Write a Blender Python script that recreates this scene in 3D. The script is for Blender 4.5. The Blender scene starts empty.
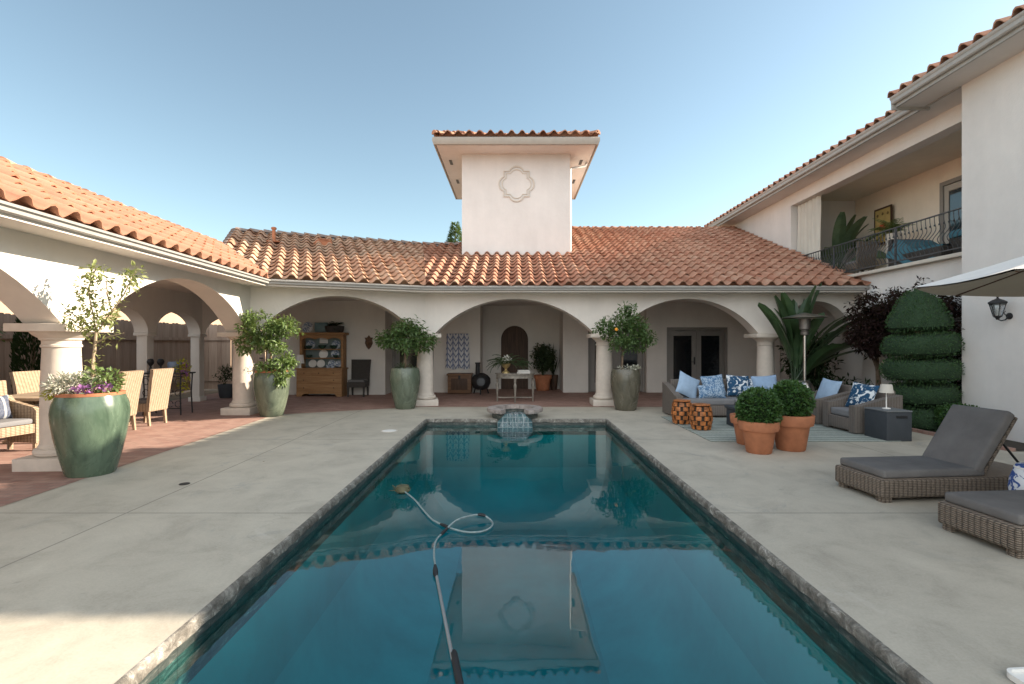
import bpy, bmesh, math, random
from mathutils import Vector, Matrix, noise
R = math.radians
scene = bpy.context.scene
COL = scene.collection
rng = random.Random(11)
W = {}

# ------------------------------------------------------------------ helpers
class MB:
    def __init__(s): s.v = []; s.f = []
    def add(s, vs, fs, M=None):
        o = len(s.v)
        if M is not None: vs = [M @ Vector(v) for v in vs]
        s.v += [tuple(v) for v in vs]
        s.f += [tuple(i + o for i in f) for f in fs]
        return s
    def box(s, c, size, rz=0, bev=0, seg=2, M=None):
        bm = bmesh.new(); bmesh.ops.create_cube(bm, size=1)
        for v in bm.verts: v.co = Vector((v.co.x*size[0], v.co.y*size[1], v.co.z*size[2]))
        if bev: bmesh.ops.bevel(bm, geom=bm.edges[:], offset=bev, segments=seg, profile=.6, affect='EDGES')
        T = Matrix.Translation(c) @ Matrix.Rotation(rz, 4, 'Z')
        if M is not None: T = M @ T
        bm.verts.index_update()
        s.add([v.co.copy() for v in bm.verts], [[v.index for v in f.verts] for f in bm.faces], T)
        bm.free(); return s
    def lathe(s, prof, n=24, c=(0, 0, 0), cap=True, M=None):
        vs = []; fs = []; k = len(prof)
        for (r, z) in prof:
            for i in range(n):
                a = 2*math.pi*i/n
                vs.append((c[0]+r*math.cos(a), c[1]+r*math.sin(a), c[2]+z))
        for j in range(k-1):
            for i in range(n):
                i2 = (i+1) % n
                fs.append((j*n+i, j*n+i2, (j+1)*n+i2, (j+1)*n+i))
        if cap:
            fs.append(tuple(range(n-1, -1, -1))); fs.append(tuple((k-1)*n+i for i in range(n)))
        return s.add(vs, fs, M)
    def tube(s, pts, r, n=8, M=None):
        pts = [Vector(p) for p in pts]; m = len(pts)
        rs = r if isinstance(r, (list, tuple)) else [r]*m
        vs = []; fs = []; up = None
        for i, p in enumerate(pts):
            d = (pts[min(i+1, m-1)] - pts[max(i-1, 0)])
            if d.length < 1e-9: d = Vector((0, 0, 1))
            d.normalize()
            if up is None:
                up = Vector((0, 0, 1)) if abs(d.z) < .9 else Vector((1, 0, 0))
            a = d.cross(up)
            if a.length < 1e-4: a = d.cross(Vector((0, 1, 0)))
            a.normalize(); b = d.cross(a).normalized(); up = -b if up.dot(b) < 0 else b
            for k in range(n):
                t = 2*math.pi*k/n
                vs.append(p + (a*math.cos(t)+b*math.sin(t))*rs[i])
        for i in range(m-1):
            for k in range(n):
                k2 = (k+1) % n
                fs.append((i*n+k, i*n+k2, (i+1)*n+k2, (i+1)*n+k))
        fs.append(tuple(range(n-1, -1, -1))); fs.append(tuple((m-1)*n+k for k in range(n)))
        return s.add(vs, fs, M)
    def prism(s, poly, o, ex, ey, dep, M=None):
        """2D outline in the frame (o, ex, ey), extruded along the vector dep"""
        o = Vector(o); ex = Vector(ex); ey = Vector(ey); dep = Vector(dep); n = len(poly)
        bm = bmesh.new()
        a = [bm.verts.new(o+ex*p[0]+ey*p[1]) for p in poly]
        b = [bm.verts.new(o+ex*p[0]+ey*p[1]+dep) for p in poly]
        f1 = bm.faces.new(a); f2 = bm.faces.new(b[::-1])
        for i in range(n): bm.faces.new((a[i], b[i], b[(i+1) % n], a[(i+1) % n]))
        bm.normal_update(); bmesh.ops.triangulate(bm, faces=[f1, f2], ngon_method='EAR_CLIP')
        bmesh.ops.recalc_face_normals(bm, faces=bm.faces[:])
        bm.verts.index_update()
        s.add([v.co.copy() for v in bm.verts], [[v.index for v in f.verts] for f in bm.faces], M)
        bm.free(); return s
    def sweep(s, prof, path, closed=False):
        """profile of (offset to the right of travel, z) swept with mitres along a plan path"""
        P = [Vector((p[0], p[1])) for p in path]; n = len(P); m = len(prof); vs = []; fs = []
        for i in range(n):
            d1 = (P[i]-P[i-1]).normalized() if i > 0 else (P[1]-P[0]).normalized()
            d2 = (P[i+1]-P[i]).normalized() if i < n-1 else d1
            n1 = Vector((d1.y, -d1.x)); n2 = Vector((d2.y, -d2.x))
            b = (n1+n2).normalized(); b = b/max(.2, b.dot(n1))
            for (off, z) in prof: vs.append((P[i].x+b.x*off, P[i].y+b.y*off, z))
        for i in range(n-1):
            for j in range(m-1 if not closed else m):
                j2 = (j+1) % m
                fs.append((i*m+j, (i+1)*m+j, (i+1)*m+j2, i*m+j2))
        if closed:
            fs.append(tuple(range(m-1, -1, -1))); fs.append(tuple((n-1)*m+j for j in range(m)))
        return s.add(vs, fs)
    def leaf(s, p, d, up, L, w, bend=.15):
        d = d.normalized(); a = d.cross(up)
        if a.length < 1e-4: a = d.cross(Vector((1, .3, .2)))
        a.normalize(); n = a.cross(d)
        p = Vector(p)
        s.add([p, p+d*L*.5+a*w*.5+n*L*bend*.4, p+d*L-n*L*bend*.3, p+d*L*.5-a*w*.5+n*L*bend*.4], [(0, 1, 2, 3)])
    def leaves(s, c, rad, n, L, w, r=rng, surf=0.0, droop=0.0):
        c = Vector(c)
        for _ in range(n):
            while True:
                q = Vector((r.uniform(-1, 1), r.uniform(-1, 1), r.uniform(-1, 1)))
                if surf < q.length < 1: break
            p = c+Vector((q.x*rad[0], q.y*rad[1], q.z*rad[2]))
            d = Vector((r.gauss(0, 1), r.gauss(0, 1), r.gauss(0, .7)-droop))+q*1.1
            k = r.uniform(.65, 1.25)
            s.leaf(p, d, Vector((r.gauss(0, .5), r.gauss(0, .5), 1)), L*k, w*k)
    def mesh(s, name, smooth=True, ang=38):
        me = bpy.data.meshes.new(name); me.from_pydata(s.v, [], s.f); me.update()
        if smooth:
            me.polygons.foreach_set('use_smooth', [True]*len(me.polygons))
            me.set_sharp_from_angle(angle=R(ang))
        return me

def make(name, mb, m, parent=None, world=True, mat=None, smooth=True, ang=38, M=None):
    me = mb if isinstance(mb, bpy.types.Mesh) else mb.mesh(name, smooth, ang)
    o = bpy.data.objects.new(name, me); COL.objects.link(o)
    for x in (m if isinstance(m, (list, tuple)) else [m]): me.materials.append(x)
    M = M if M is not None else Matrix.Identity(4)
    if parent is None:
        o.matrix_world = M; W[o.name] = M
    else:
        o.parent = parent
        if world:
            o.matrix_parent_inverse = W[parent.name].inverted(); o.matrix_basis = M; W[o.name] = M
        else:
            o.matrix_basis = M; W[o.name] = W[parent.name] @ M
    return o

def thing(name, label, cat, loc=(0, 0, 0), rz=0, group=None):
    o = bpy.data.objects.new(name, None); COL.objects.link(o); o.empty_display_size = .2
    o.location = loc; o.rotation_euler = (0, 0, rz)
    W[o.name] = Matrix.Translation(loc) @ Matrix.Rotation(rz, 4, 'Z')
    return tag(o, label, cat, group)
def tag(o, label, cat, group=None):
    o['label'] = label; o['category'] = cat
    if group: o['group'] = group
    return o
def part(name, mb, m, parent, **k): return make(name, mb, m, parent, world=False, **k)
def struct(name, mb, m, **k):
    o = make(name, mb, m, **k); o['kind'] = 'structure'; return o
def single(name, label, cat, mb, m, loc=(0, 0, 0), rz=0, group=None, **k):
    M = Matrix.Translation(loc) @ Matrix.Rotation(rz, 4, 'Z')
    return tag(make(name, mb, m, None, M=M, **k), label, cat, group)
def children(o): return [c for c in bpy.data.objects if c.parent == o]
def dup(o, loc=None, rz=None, label=None, parent=None, sc=None):
    c = o.copy(); COL.objects.link(c)
    if parent is not None:
        c.parent = parent; c.matrix_parent_inverse = o.matrix_parent_inverse.copy()
    if loc is not None: c.location = loc
    if rz is not None: c.rotation_euler = (0, 0, rz)
    if sc is not None: c.scale = (sc, sc, sc)
    if label: c['label'] = label
    for ch in children(o): dup(ch, parent=c)
    return c

# ------------------------------------------------------------------ materials
class NT:
    def __init__(s, name):
        s.m = bpy.data.materials.new(name); s.m.use_nodes = True
        s.t = s.m.node_tree; s.t.nodes.clear()
        s.out = s.n('ShaderNodeOutputMaterial')
    def n(s, typ, **k):
        x = s.t.nodes.new(typ)
        for a, b in k.items():
            if a.startswith('i_'): x.inputs[a[2:].replace('_', ' ')].default_value = b
            else: setattr(x, a, b)
        return x
    def l(s, a, b): s.t.links.new(a, b)
    def math(s, op, a, b=None, c=None):
        x = s.n('ShaderNodeMath', operation=op)
        for i, q in enumerate((a, b, c)):
            if q is None: continue
            if isinstance(q, (int, float)): x.inputs[i].default_value = q
            else: s.l(q, x.inputs[i])
        return x.outputs[0]
    def coord(s): return s.n('ShaderNodeTexCoord').outputs['Object']
    def xyz(s, c=None):
        x = s.n('ShaderNodeSeparateXYZ'); s.l(c if c is not None else s.coord(), x.inputs[0]); return x.outputs
    def noise(s, c, scale, detail=4, rough=.55, dist=0):
        x = s.n('ShaderNodeTexNoise'); x.inputs['Scale'].default_value = scale; x.inputs['Detail'].default_value = detail
        x.inputs['Roughness'].default_value = rough; x.inputs['Distortion'].default_value = dist
        s.l(c, x.inputs['Vector']); return x.outputs['Fac']
    def ramp(s, f, stops, interp='LINEAR'):
        x = s.n('ShaderNodeValToRGB'); x.color_ramp.interpolation = interp; e = x.color_ramp.elements
        while len(e) < len(stops): e.new(.5)
        for i, (p, c) in enumerate(stops):
            e[i].position = p; e[i].color = (*c, 1) if len(c) == 3 else c
        s.l(f, x.inputs[0]); return x.outputs[0]
    def mix(s, f, a, b, mode='MIX'):
        x = s.n('ShaderNodeMix', data_type='RGBA', blend_type=mode)
        for i, q in ((0, f), (6, a), (7, b)):
            if isinstance(q, (int, float)): x.inputs[i].default_value = q
            elif isinstance(q, tuple): x.inputs[i].default_value = (*q, 1) if len(q) == 3 else q
            else: s.l(q, x.inputs[i])
        return x.outputs[2]
    def bump(s, h, strength=.3, dist=.01, nrm=None):
        x = s.n('ShaderNodeBump'); x.inputs['Strength'].default_value = strength; x.inputs['Distance'].default_value = dist
        s.l(h, x.inputs['Height'])
        if nrm is not None: s.l(nrm, x.inputs['Normal'])
        return x.outputs[0]
    def bsdf(s, col, rough=.6, nrm=None, metal=0, spec=.5, **k):
        x = s.n('ShaderNodeBsdfPrincipled')
        if isinstance(col, tuple): x.inputs['Base Color'].default_value = (*col, 1)
        else: s.l(col, x.inputs['Base Color'])
        if isinstance(rough, (int, float)): x.inputs['Roughness'].default_value = rough
        else: s.l(rough, x.inputs['Roughness'])
        x.inputs['Metallic'].default_value = metal; x.inputs['Specular IOR Level'].default_value = spec
        for a, b in k.items(): x.inputs[a].default_value = b
        if nrm is not None: s.l(nrm, x.inputs['Normal'])
        return x
    def fin(s, sh):
        s.l(sh.outputs[0], s.out.inputs['Surface']); return s.m

def sc(c, k): return tuple(min(1, x*k) for x in c)
def mat(name, c, r=.6, var=.12, scale=5, bump=.0, bscale=60, metal=0, spec=.4, bdist=.004, **k):
    t = NT(name); co = t.coord()
    f = t.noise(co, scale, 5, .6)
    col = t.ramp(f, [(.3, sc(c, 1-var)), (.7, sc(c, 1+var))])
    nr = t.bump(t.noise(co, bscale, 3), bump, bdist) if bump else None
    return t.fin(t.bsdf(col, r, nr, metal, spec, **k))

def stucco(name, c, var=.085):
    t = NT(name); co = t.coord()
    big = t.noise(co, .7, 5, .65); fine = t.noise(co, 45, 4, .6); mid = t.noise(co, 9, 3)
    col = t.ramp(big, [(.25, sc(c, 1-var*1.3)), (.75, sc(c, 1+var))])
    x = t.xyz(co); st = t.n('ShaderNodeCombineXYZ')      # faint weather streaks
    t.l(t.math('MULTIPLY', x[0], 2.2), st.inputs[0]); t.l(t.math('MULTIPLY', x[1], 2.2), st.inputs[1]); t.l(t.math('MULTIPLY', x[2], .35), st.inputs[2])
    col = t.mix(t.math('MULTIPLY', t.math('GREATER_THAN', t.noise(st.outputs[0], 1., 4, .7), .62), .0), col, sc(c, .8))
    col = t.mix(.14, col, t.ramp(t.noise(st.outputs[0], 1., 4, .7), [(.35, sc(c, .75)), (.65, sc(c, 1.1))]))
    h = t.math('ADD', t.math('MULTIPLY', fine, .6), mid)
    return t.fin(t.bsdf(col, .9, t.bump(h, .6, .008), 0, .2))

def leafmat(name, a, b, rough=.45, tr=.25, scale=14):
    t = NT(name); co = t.coord()
    f = t.noise(co, scale, 2, .7)
    col = t.ramp(f, [(.32, a), (.68, b)])
    p = t.bsdf(col, rough, None, 0, .45 if rough < .6 else .12)
    tl = t.n('ShaderNodeBsdfTranslucent')
    t.l(t.mix(.35, col, (.35, .42, .06)), tl.inputs[0])
    mx = t.n('ShaderNodeMixShader'); mx.inputs[0].default_value = tr
    t.l(p.outputs[0], mx.inputs[1]); t.l(tl.outputs[0], mx.inputs[2])
    return t.fin(mx)

TW, TE = .31, .36            # roof tile width and exposure
def tilemat(name, stops, lichen=.25):
    t = NT(name); co = t.coord(); x = t.xyz(co)
    cx = t.n('ShaderNodeCombineXYZ')
    t.l(t.math('FLOOR', t.math('DIVIDE', t.math('ADD', x[0], 500.), TW)), cx.inputs[0])
    t.l(t.math('FLOOR', t.math('DIVIDE', t.math('ADD', x[1], 200*TE+.002), TE)), cx.inputs[1])
    wn = t.n('ShaderNodeTexWhiteNoise', noise_dimensions='3D'); t.l(cx.outputs[0], wn.inputs['Vector'])
    n = len(stops)
    col = t.ramp(wn.outputs['Value'], [(i/(n-1), c) for i, c in enumerate(stops)])
    ln = t.noise(co, 2.2, 6, .7)
    col = t.mix(t.math('MULTIPLY', t.ramp(ln, [(.48, (0, 0, 0)), (.68, (1, 1, 1))]), lichen), col, (.50, .42, .31))
    dn = t.noise(co, 11, 5, .7)
    col = t.mix(t.math('MULTIPLY', t.ramp(dn, [(.52, (0, 0, 0)), (.75, (1, 1, 1))]), .45), col, (.16, .10, .075))
    return t.fin(t.bsdf(col, .85, t.bump(t.noise(co, 55, 4), .3, .004), 0, .25))

def weave(name, a, b, kz=42., kx=30., rough=.7, bdist=.006):
    t = NT(name); co = t.coord(); x = t.xyz(co)
    s_ = t.math('ADD', x[0], x[1])
    col_i = t.math('FLOOR', t.math('MULTIPLY', s_, kx))
    zz = t.math('MULTIPLY', t.math('ADD', t.math('MULTIPLY', x[2], kz), t.math('MULTIPLY', col_i, .5)), 2*math.pi)
    hz = t.math('ABSOLUTE', t.math('SINE', zz))
    hx = t.math('ABSOLUTE', t.math('SINE', t.math('MULTIPLY', s_, kx*math.pi)))
    h = t.math('MULTIPLY', t.math('POWER', hz, .6), t.math('POWER', hx, .5))
    n = t.noise(co, 26, 4, .7)
    f = t.math('ADD', t.math('MULTIPLY', h, .6), t.math('MULTIPLY', n, .5))
    col = t.ramp(f, [(.2, a), (.8, b)])
    return t.fin(t.bsdf(col, rough, t.bump(h, .9, bdist), 0, .3))

def concrete():
    t = NT('deck_concrete'); co = t.coord(); x = t.xyz(co)
    big = t.noise(co, .45, 6, .62, .4); mid = t.noise(co, 1.9, 8, .72, .5); fine = t.noise(co, 60, 4, .7)
    col = t.ramp(big, [(.30, (.335, .295, .225)), (.5, (.47, .42, .33)), (.72, (.57, .515, .41))])
    col = t.mix(.55, col, t.ramp(mid, [(.32, (.28, .25, .195)), (.5, (.47, .425, .34)), (.70, (.59, .54, .435))]))
    col = t.mix(.2, col, t.ramp(fine, [(.35, (.28, .27, .25)), (.65, (.52, .50, .45))]))
    # grey-blue worn patches
    sp = t.ramp(t.noise(co, 1.5, 8, .78, .8), [(.56, (0, 0, 0)), (.66, (1, 1, 1))])
    msk = t.ramp(t.noise(co, .5, 2), [(.45, (0, 0, 0)), (.6, (1, 1, 1))])
    col = t.mix(t.math('MULTIPLY', t.math('MULTIPLY', sp, msk), .6), col, (.24, .25, .25))
    # small dark spots
    sp2 = t.ramp(t.noise(co, 7, 3, .5), [(.70, (0, 0, 0)), (.76, (1, 1, 1))])
    col = t.mix(t.math('MULTIPLY', sp2, .3), col, (.20, .19, .17))
    nd = t.n('ShaderNodeTexNoise'); nd.inputs['Scale'].default_value = 1.7; nd.inputs['Detail'].default_value = 5; t.l(co, nd.inputs['Vector'])
    vm = t.n('ShaderNodeVectorMath', operation='MULTIPLY_ADD'); t.l(nd.outputs['Color'], vm.inputs[0]); vm.inputs[1].default_value = (.7, .7, .7); t.l(co, vm.inputs[2])
    vc = t.n('ShaderNodeTexVoronoi'); vc.feature = 'DISTANCE_TO_EDGE'; vc.inputs['Scale'].default_value = .33; t.l(vm.outputs[0], vc.inputs['Vector'])
    ck = t.math('MULTIPLY', t.math('LESS_THAN', vc.outputs['Distance'], .0022), t.math('GREATER_THAN', t.noise(co, .8, 2), .53))
    col = t.mix(t.math('MULTIPLY', ck, .12), col, (.17, .16, .14))
    lf = t.n('ShaderNodeTexVoronoi'); lf.inputs['Scale'].default_value = 2.1; lf.inputs['Randomness'].default_value = 1; t.l(co, lf.inputs['Vector'])
    sx_ = t.n('ShaderNodeSeparateColor'); t.l(lf.outputs['Color'], sx_.inputs[0])
    col = t.mix(t.math('MULTIPLY', t.math('LESS_THAN', lf.outputs['Distance'], .035), t.math('GREATER_THAN', sx_.outputs[0], .86)), col, (.15, .125, .09))
    rs = t.ramp(t.noise(co, .9, 7, .75, 1.0), [(.60, (0, 0, 0)), (.70, (1, 1, 1))])
    col = t.mix(t.math('MULTIPLY', rs, .30), col, (.62, .60, .54))
    wob = t.math('MULTIPLY', t.math('SUBTRACT', t.noise(co, 3, 3), .5), .012)
    j = None
    for ax, vals in ((1, (4.72, 8.35)), (0, (-3.66, 5.4))):
        for v in vals:
            d = t.math('ABSOLUTE', t.math('SUBTRACT', t.math('ADD', x[ax], wob), v))
            k = t.math('LESS_THAN', d, .009)
            j = k if j is None else t.math('MAXIMUM', j, k)
    col = t.mix(t.math('MULTIPLY', j, .6), col, (.14, .135, .12))
    h = t.math('SUBTRACT', t.math('ADD', t.math('MULTIPLY', fine, .3), mid), t.math('MULTIPLY', j, 1.5))
    return t.fin(t.bsdf(col, t.ramp(mid, [(.3, (.62,)*3), (.7, (.8,)*3)]), t.bump(h, .25, .005), 0, .3))

def brickfloor():
    t = NT('brick_paving'); co = t.coord()
    b = t.n('ShaderNodeTexBrick'); t.l(co, b.inputs['Vector'])
    for k, v in (('Color1', (.27, .145, .115, 1)), ('Color2', (.40, .25, .20, 1)), ('Mortar', (.22, .17, .14, 1)),
                 ('Scale', 1.0), ('Mortar Size', .007), ('Brick Width', .215), ('Row Height', .108), ('Bias', -.1)):
        b.inputs[k].default_value = v
    col = t.mix(.3, b.outputs['Color'], t.ramp(t.noise(co, 3, 6, .7), [(.3, (.20, .125, .105)), (.7, (.46, .31, .25))]))
    return t.fin(t.bsdf(col, .8, t.bump(t.math('SUBTRACT', t.noise(co, 40, 3), b.outputs['Fac']), .4, .006), 0, .25))

def stonecoping():
    t = NT('rough_stone_coping'); co = t.coord()
    a = t.noise(co, 9, 6, .75, .6); b = t.noise(co, 30, 4, .7)
    col = t.ramp(a, [(.3, (.07, .065, .055)), (.46, (.17, .155, .13)), (.57, (.30, .28, .24)), (.66, (.62, .59, .53))])
    x = t.xyz(co)
    blk = t.n('ShaderNodeTexVoronoi'); blk.inputs['Scale'].default_value = 5; t.l(co, blk.inputs['Vector'])
    col = t.mix(.25, col, t.ramp(blk.outputs['Distance'], [(.1, (.33, .30, .26)), (.6, (.10, .09, .08))]))
    return t.fin(t.bsdf(col, .8, t.bump(t.math('ADD', a, t.math('MULTIPLY', b, .4)), .9, .02), 0, .3))

def watermat(rip=.02):
    t = NT('pool_water'); co = t.coord()
    m = t.n('ShaderNodeMapping'); t.l(co, m.inputs[0]); m.inputs['Scale'].default_value = (1, 1.6, 1)
    h = t.math('ADD', t.noise(m.outputs[0], 1.3, 2, .5), t.math('MULTIPLY', t.noise(m.outputs[0], 11, 2, .5), .05))
    nr = t.bump(h, rip*1.1, .10)
    fr = t.n('ShaderNodeFresnel'); fr.inputs['IOR'].default_value = 1.55; t.l(nr, fr.inputs['Normal'])
    gl = t.n('ShaderNodeBsdfGlossy'); gl.inputs['Roughness'].default_value = .015; t.l(nr, gl.inputs['Normal'])
    gl.inputs['Color'].default_value = (.92, .97, 1, 1)
    tr = t.n('ShaderNodeBsdfTransparent'); tr.inputs['Color'].default_value = (.74, .95, .95, 1)
    mx = t.n('ShaderNodeMixShader'); t.l(t.math('MULTIPLY', fr.outputs[0], t.math('SUBTRACT', 1., t.n('ShaderNodeNewGeometry').outputs['Backfacing'])), mx.inputs[0]); t.l(tr.outputs[0], mx.inputs[1]); t.l(gl.outputs[0], mx.inputs[2])
    va = t.n('ShaderNodeVolumeAbsorption'); va.inputs['Color'].default_value = (.02, .80, .86, 1); va.inputs['Density'].default_value = .52
    t.l(va.outputs[0], t.out.inputs['Volume'])
    return t.fin(mx)

def patterned(name, a, b, scale=9, thr=.5, soft=.02, c=None, dist=1.2):
    t = NT(name); co = t.coord()
    f = t.noise(co, scale, 3, .6, dist)
    stops = [(thr-soft, a), (thr+soft, b)]
    if c: stops += [(thr+.12, b), (thr+.16, c)]
    col = t.ramp(f, stops)
    return t.fin(t.bsdf(col, .85, t.bump(t.noise(co, 120, 2), .2, .002), 0, .2))

def stripes(name, stops, freq, axis=1, wob=.05, rough=.9):
    t = NT(name); co = t.coord(); x = t.xyz(co)
    v = t.math('ADD', t.math('MULTIPLY', x[axis], freq), t.math('MULTIPLY', t.noise(co, 2, 3), wob*2))
    f = t.math('FRACT', v)
    col = t.ramp(f, stops, 'CONSTANT')
    col = t.mix(.25, col, t.ramp(t.noise(co, 30, 4, .7), [(.35, (.12, .15, .15)), (.65, (.5, .53, .5))]))
    return t.fin(t.bsdf(col, rough, t.bump(t.noise(co, 90, 2), .3, .003), 0, .1))

def wood(name, a, b, axis='Z', rough=.6, k=1.):
    t = NT(name); co = t.coord(); m = t.n('ShaderNodeMapping'); t.l(co, m.inputs[0])
    s = {'X': (1.2, 14, 14), 'Y': (14, 1.2, 14), 'Z': (14, 14, 1.2)}[axis]
    m.inputs['Scale'].default_value = tuple(q*k for q in s)
    f = t.noise(m.outputs[0], 1.3, 5, .65, .5)
    return t.fin(t.bsdf(t.ramp(f, [(.28, a), (.72, b)]), rough, t.bump(f, .25, .004), 0, .35))

def fencemat():
    t = NT('weathered_cedar'); co = t.coord(); x = t.xyz(co)
    s_ = t.math('ADD', x[0], x[1])
    wn = t.n('ShaderNodeTexWhiteNoise', noise_dimensions='1D'); t.l(t.math('FLOOR', t.math('MULTIPLY', s_, 1/.15)), wn.inputs['W'])
    m = t.n('ShaderNodeMapping'); t.l(co, m.inputs[0]); m.inputs['Scale'].default_value = (16, 16, 1)
    f = t.noise(m.outputs[0], 1.2, 5, .65, .4)
    col = t.mix(.5, t.ramp(f, [(.3, (.25, .175, .13)), (.7, (.48, .36, .28))]), t.ramp(wn.outputs['Value'], [(0, (.28, .2, .15)), (1, (.46, .35, .27))]))
    return t.fin(t.bsdf(col, .85, t.bump(f, .3, .004), 0, .2))

def glazed(name, a, b, drip=.3):
    t = NT(name); co = t.coord()
    m = t.n('ShaderNodeMapping'); t.l(co, m.inputs[0]); m.inputs['Scale'].default_value = (1, 1, .55)
    f = t.noise(m.outputs[0], 3.2, 7, .68, .5)
    col = t.ramp(f, [(.26, a), (.55, b), (.8, sc(b, 1.25))])
    m2 = t.n('ShaderNodeMapping'); t.l(co, m2.inputs[0]); m2.inputs['Scale'].default_value = (9, 9, 1.2)
    col = t.mix(t.math('MULTIPLY', t.ramp(t.noise(m2.outputs[0], 1, 5, .7, .6), [(.5, (0, 0, 0)), (.72, (1, 1, 1))]), .6), col, sc(a, .55))
    col = t.mix(t.math('MULTIPLY', t.ramp(t.noise(co, 14, 4, .7), [(.6, (0, 0, 0)), (.72, (1, 1, 1))]), .35), col, sc(b, 1.5))
    return t.fin(t.bsdf(col, t.ramp(f, [(.3, (.16,)*3), (.7, (.34,)*3)]), t.bump(t.noise(co, 20, 4), .12, .004), 0, .55))

S_WALL = stucco('cream_stucco', (.71, .665, .605))
S_HOUSE = stucco('pale_stucco', (.70, .67, .635))
S_TRIM = stucco('stone_trim', (.60, .545, .47))
S_COL = mat('cast_stone', (.62, .555, .48), .85, .08, 7, .25, 50)
S_INNER = stucco('porch_stucco', (.70, .66, .605))
S_NEIGH = stucco('peach_stucco', (.42, .30, .21))
GUTTER = mat('grey_painted_metal', (.36, .35, .325), .4, .08, 8)
GUTTER2 = mat('taupe_painted_metal', (.36, .32, .27), .45, .05, 8)
TILE_L = tilemat('terracotta_tile_warm', [(.41, .185, .115), (.47, .23, .145), (.43, .20, .125), (.50, .255, .165)], .10)
TILE_M = tilemat('terracotta_tile_weathered', [(.42, .235, .145), (.52, .33, .22), (.36, .19, .115), (.56, .38, .26)], .45)
TILE_R = tilemat('terracotta_tile_red', [(.38, .175, .11), (.47, .25, .165), (.32, .14, .085), (.49, .29, .20)], .26)
RIDGE_M = mat('ridge_tile', (.40, .21, .13), .85, .25, 7, .3)
RIDGE_D = mat('grey_ridge_tile', (.24, .19, .165), .9, .25, 7, .3)
CONC = concrete(); BRICK = brickfloor(); COPE = stonecoping(); WATER = watermat()
GROUND = mat('dry_soil', (.20, .16, .11), .95, .3, 1.2, .4, 20)
SOIL = mat('dark_soil', (.05, .04, .03), .95, .3, 12, .6, 40)
PLASTER = mat('pool_plaster', (.035, .29, .295), .8, .24, .8)
GLASS_D = mat('dark_window_glass', (.012, .014, .016), .06, .1, 2, spec=.6)
FRAME = mat('taupe_door_paint', (.23, .215, .195), .5, .05, 5)
FRAME_DK = mat('dark_bronze_frame', (.07, .065, .06), .45, .05, 5)
IRON = mat('black_iron', (.018, .018, .019), .5, .2, 20, .1)
IRON_G = mat('grey_iron', (.07, .075, .08), .45, .15, 20)
STEEL = mat('brushed_steel', (.55, .53, .50), .28, .08, 12, metal=1)
WICKER_G = weave('grey_brown_wicker', (.035, .028, .022), (.26, .21, .165), 30, 20, bdist=.012)
WICKER_D = weave('dark_wicker', (.02, .018, .016), (.085, .075, .066), 38, 26)
WICKER_H = weave('honey_wicker', (.12, .08, .045), (.45, .34, .235), 22, 17)
WICKER_L = weave('taupe_flat_wicker', (.10, .085, .072), (.20, .172, .15), 60, 20, bdist=.003)
CUSH_G = mat('charcoal_cushion', (.15, .143, .138), .9, .14, 4, .45, 7, bdist=.03, spec=.2)
CUSH_L = mat('grey_cushion', (.20, .20, .205), .9, .06, 6, .25, 160, bdist=.002, spec=.2)
BLUE = mat('light_blue_linen', (.30, .41, .54), .9, .08, 9, .3, 150, bdist=.002, spec=.2)
BLUE2 = mat('soft_blue_linen', (.26, .37, .52), .9, .08, 9, .3, 150, bdist=.002, spec=.2)
NAVY = patterned('navy_leaf_print', (.02, .07, .14), (.66, .70, .72), 8, .52)
SPECK = patterned('speckled_blue_print', (.08, .17, .30), (.36, .46, .56), 26, .5)
TERRA = mat('terracotta_clay', (.40, .155, .075), .8, .2, 6, .15, 40)
GLZ = glazed('green_glaze', (.04, .072, .046), (.10, .145, .098))
GLZ2 = glazed('sage_glaze', (.06, .085, .058), (.13, .155, .11))
GLZ3 = glazed('olive_glaze', (.06, .058, .04), (.12, .11, .08))
GLZ4 = glazed('pale_sage_glaze', (.14, .17, .14), (.24, .27, .22))
BARK = mat('bark', (.17, .12, .08), .9, .3, 14, .6, 40)
L_CIT = leafmat('citrus_leaf', (.04, .095, .025), (.12, .185, .06))
L_PALE = leafmat('pale_green_leaf', (.16, .20, .06), (.36, .38, .15), tr=.35)
L_LUSH = leafmat('lush_leaf', (.075, .14, .035), (.19, .26, .085))
L_BOX = leafmat('boxwood_leaf', (.024, .072, .016), (.06, .14, .034), scale=20)
L_TOP = leafmat('cypress_leaf', (.03, .075, .03), (.08, .14, .06), .6, .12, 20)
L_BAN = leafmat('banana_leaf', (.02, .05, .022), (.055, .10, .042), .35, .2, 4)
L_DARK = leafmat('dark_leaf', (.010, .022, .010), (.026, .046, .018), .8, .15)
L_MAP = leafmat('maroon_leaf', (.016, .009, .009), (.036, .018, .016), .85, .1)
L_SIL = leafmat('silver_leaf', (.40, .40, .33), (.66, .65, .55))
L_YEL = leafmat('yellow_green_leaf', (.30, .30, .03), (.55, .50, .05))
L_FERN = leafmat('fern_leaf', (.03, .06, .025), (.07, .115, .05))
F_PUR = leafmat('purple_petal', (.22, .07, .26), (.42, .18, .42))
F_WHT = leafmat('white_petal', (.6, .58, .52), (.8, .78, .72))
WOOD_H = wood('honey_pine', (.24, .12, .05), (.42, .24, .11), 'X')
WOOD_D = wood('dark_walnut', (.04, .022, .013), (.10, .055, .033), 'Z')
WOOD_T = wood('weathered_teak', (.24, .17, .11), (.44, .34, .24), 'Y')
WOOD_C = wood('chest_wood', (.10, .05, .025), (.20, .11, .06), 'X')
FENCE = fencemat()
WHITE = mat('white_enamel', (.78, .76, .71), .5, .03, 5)
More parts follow.
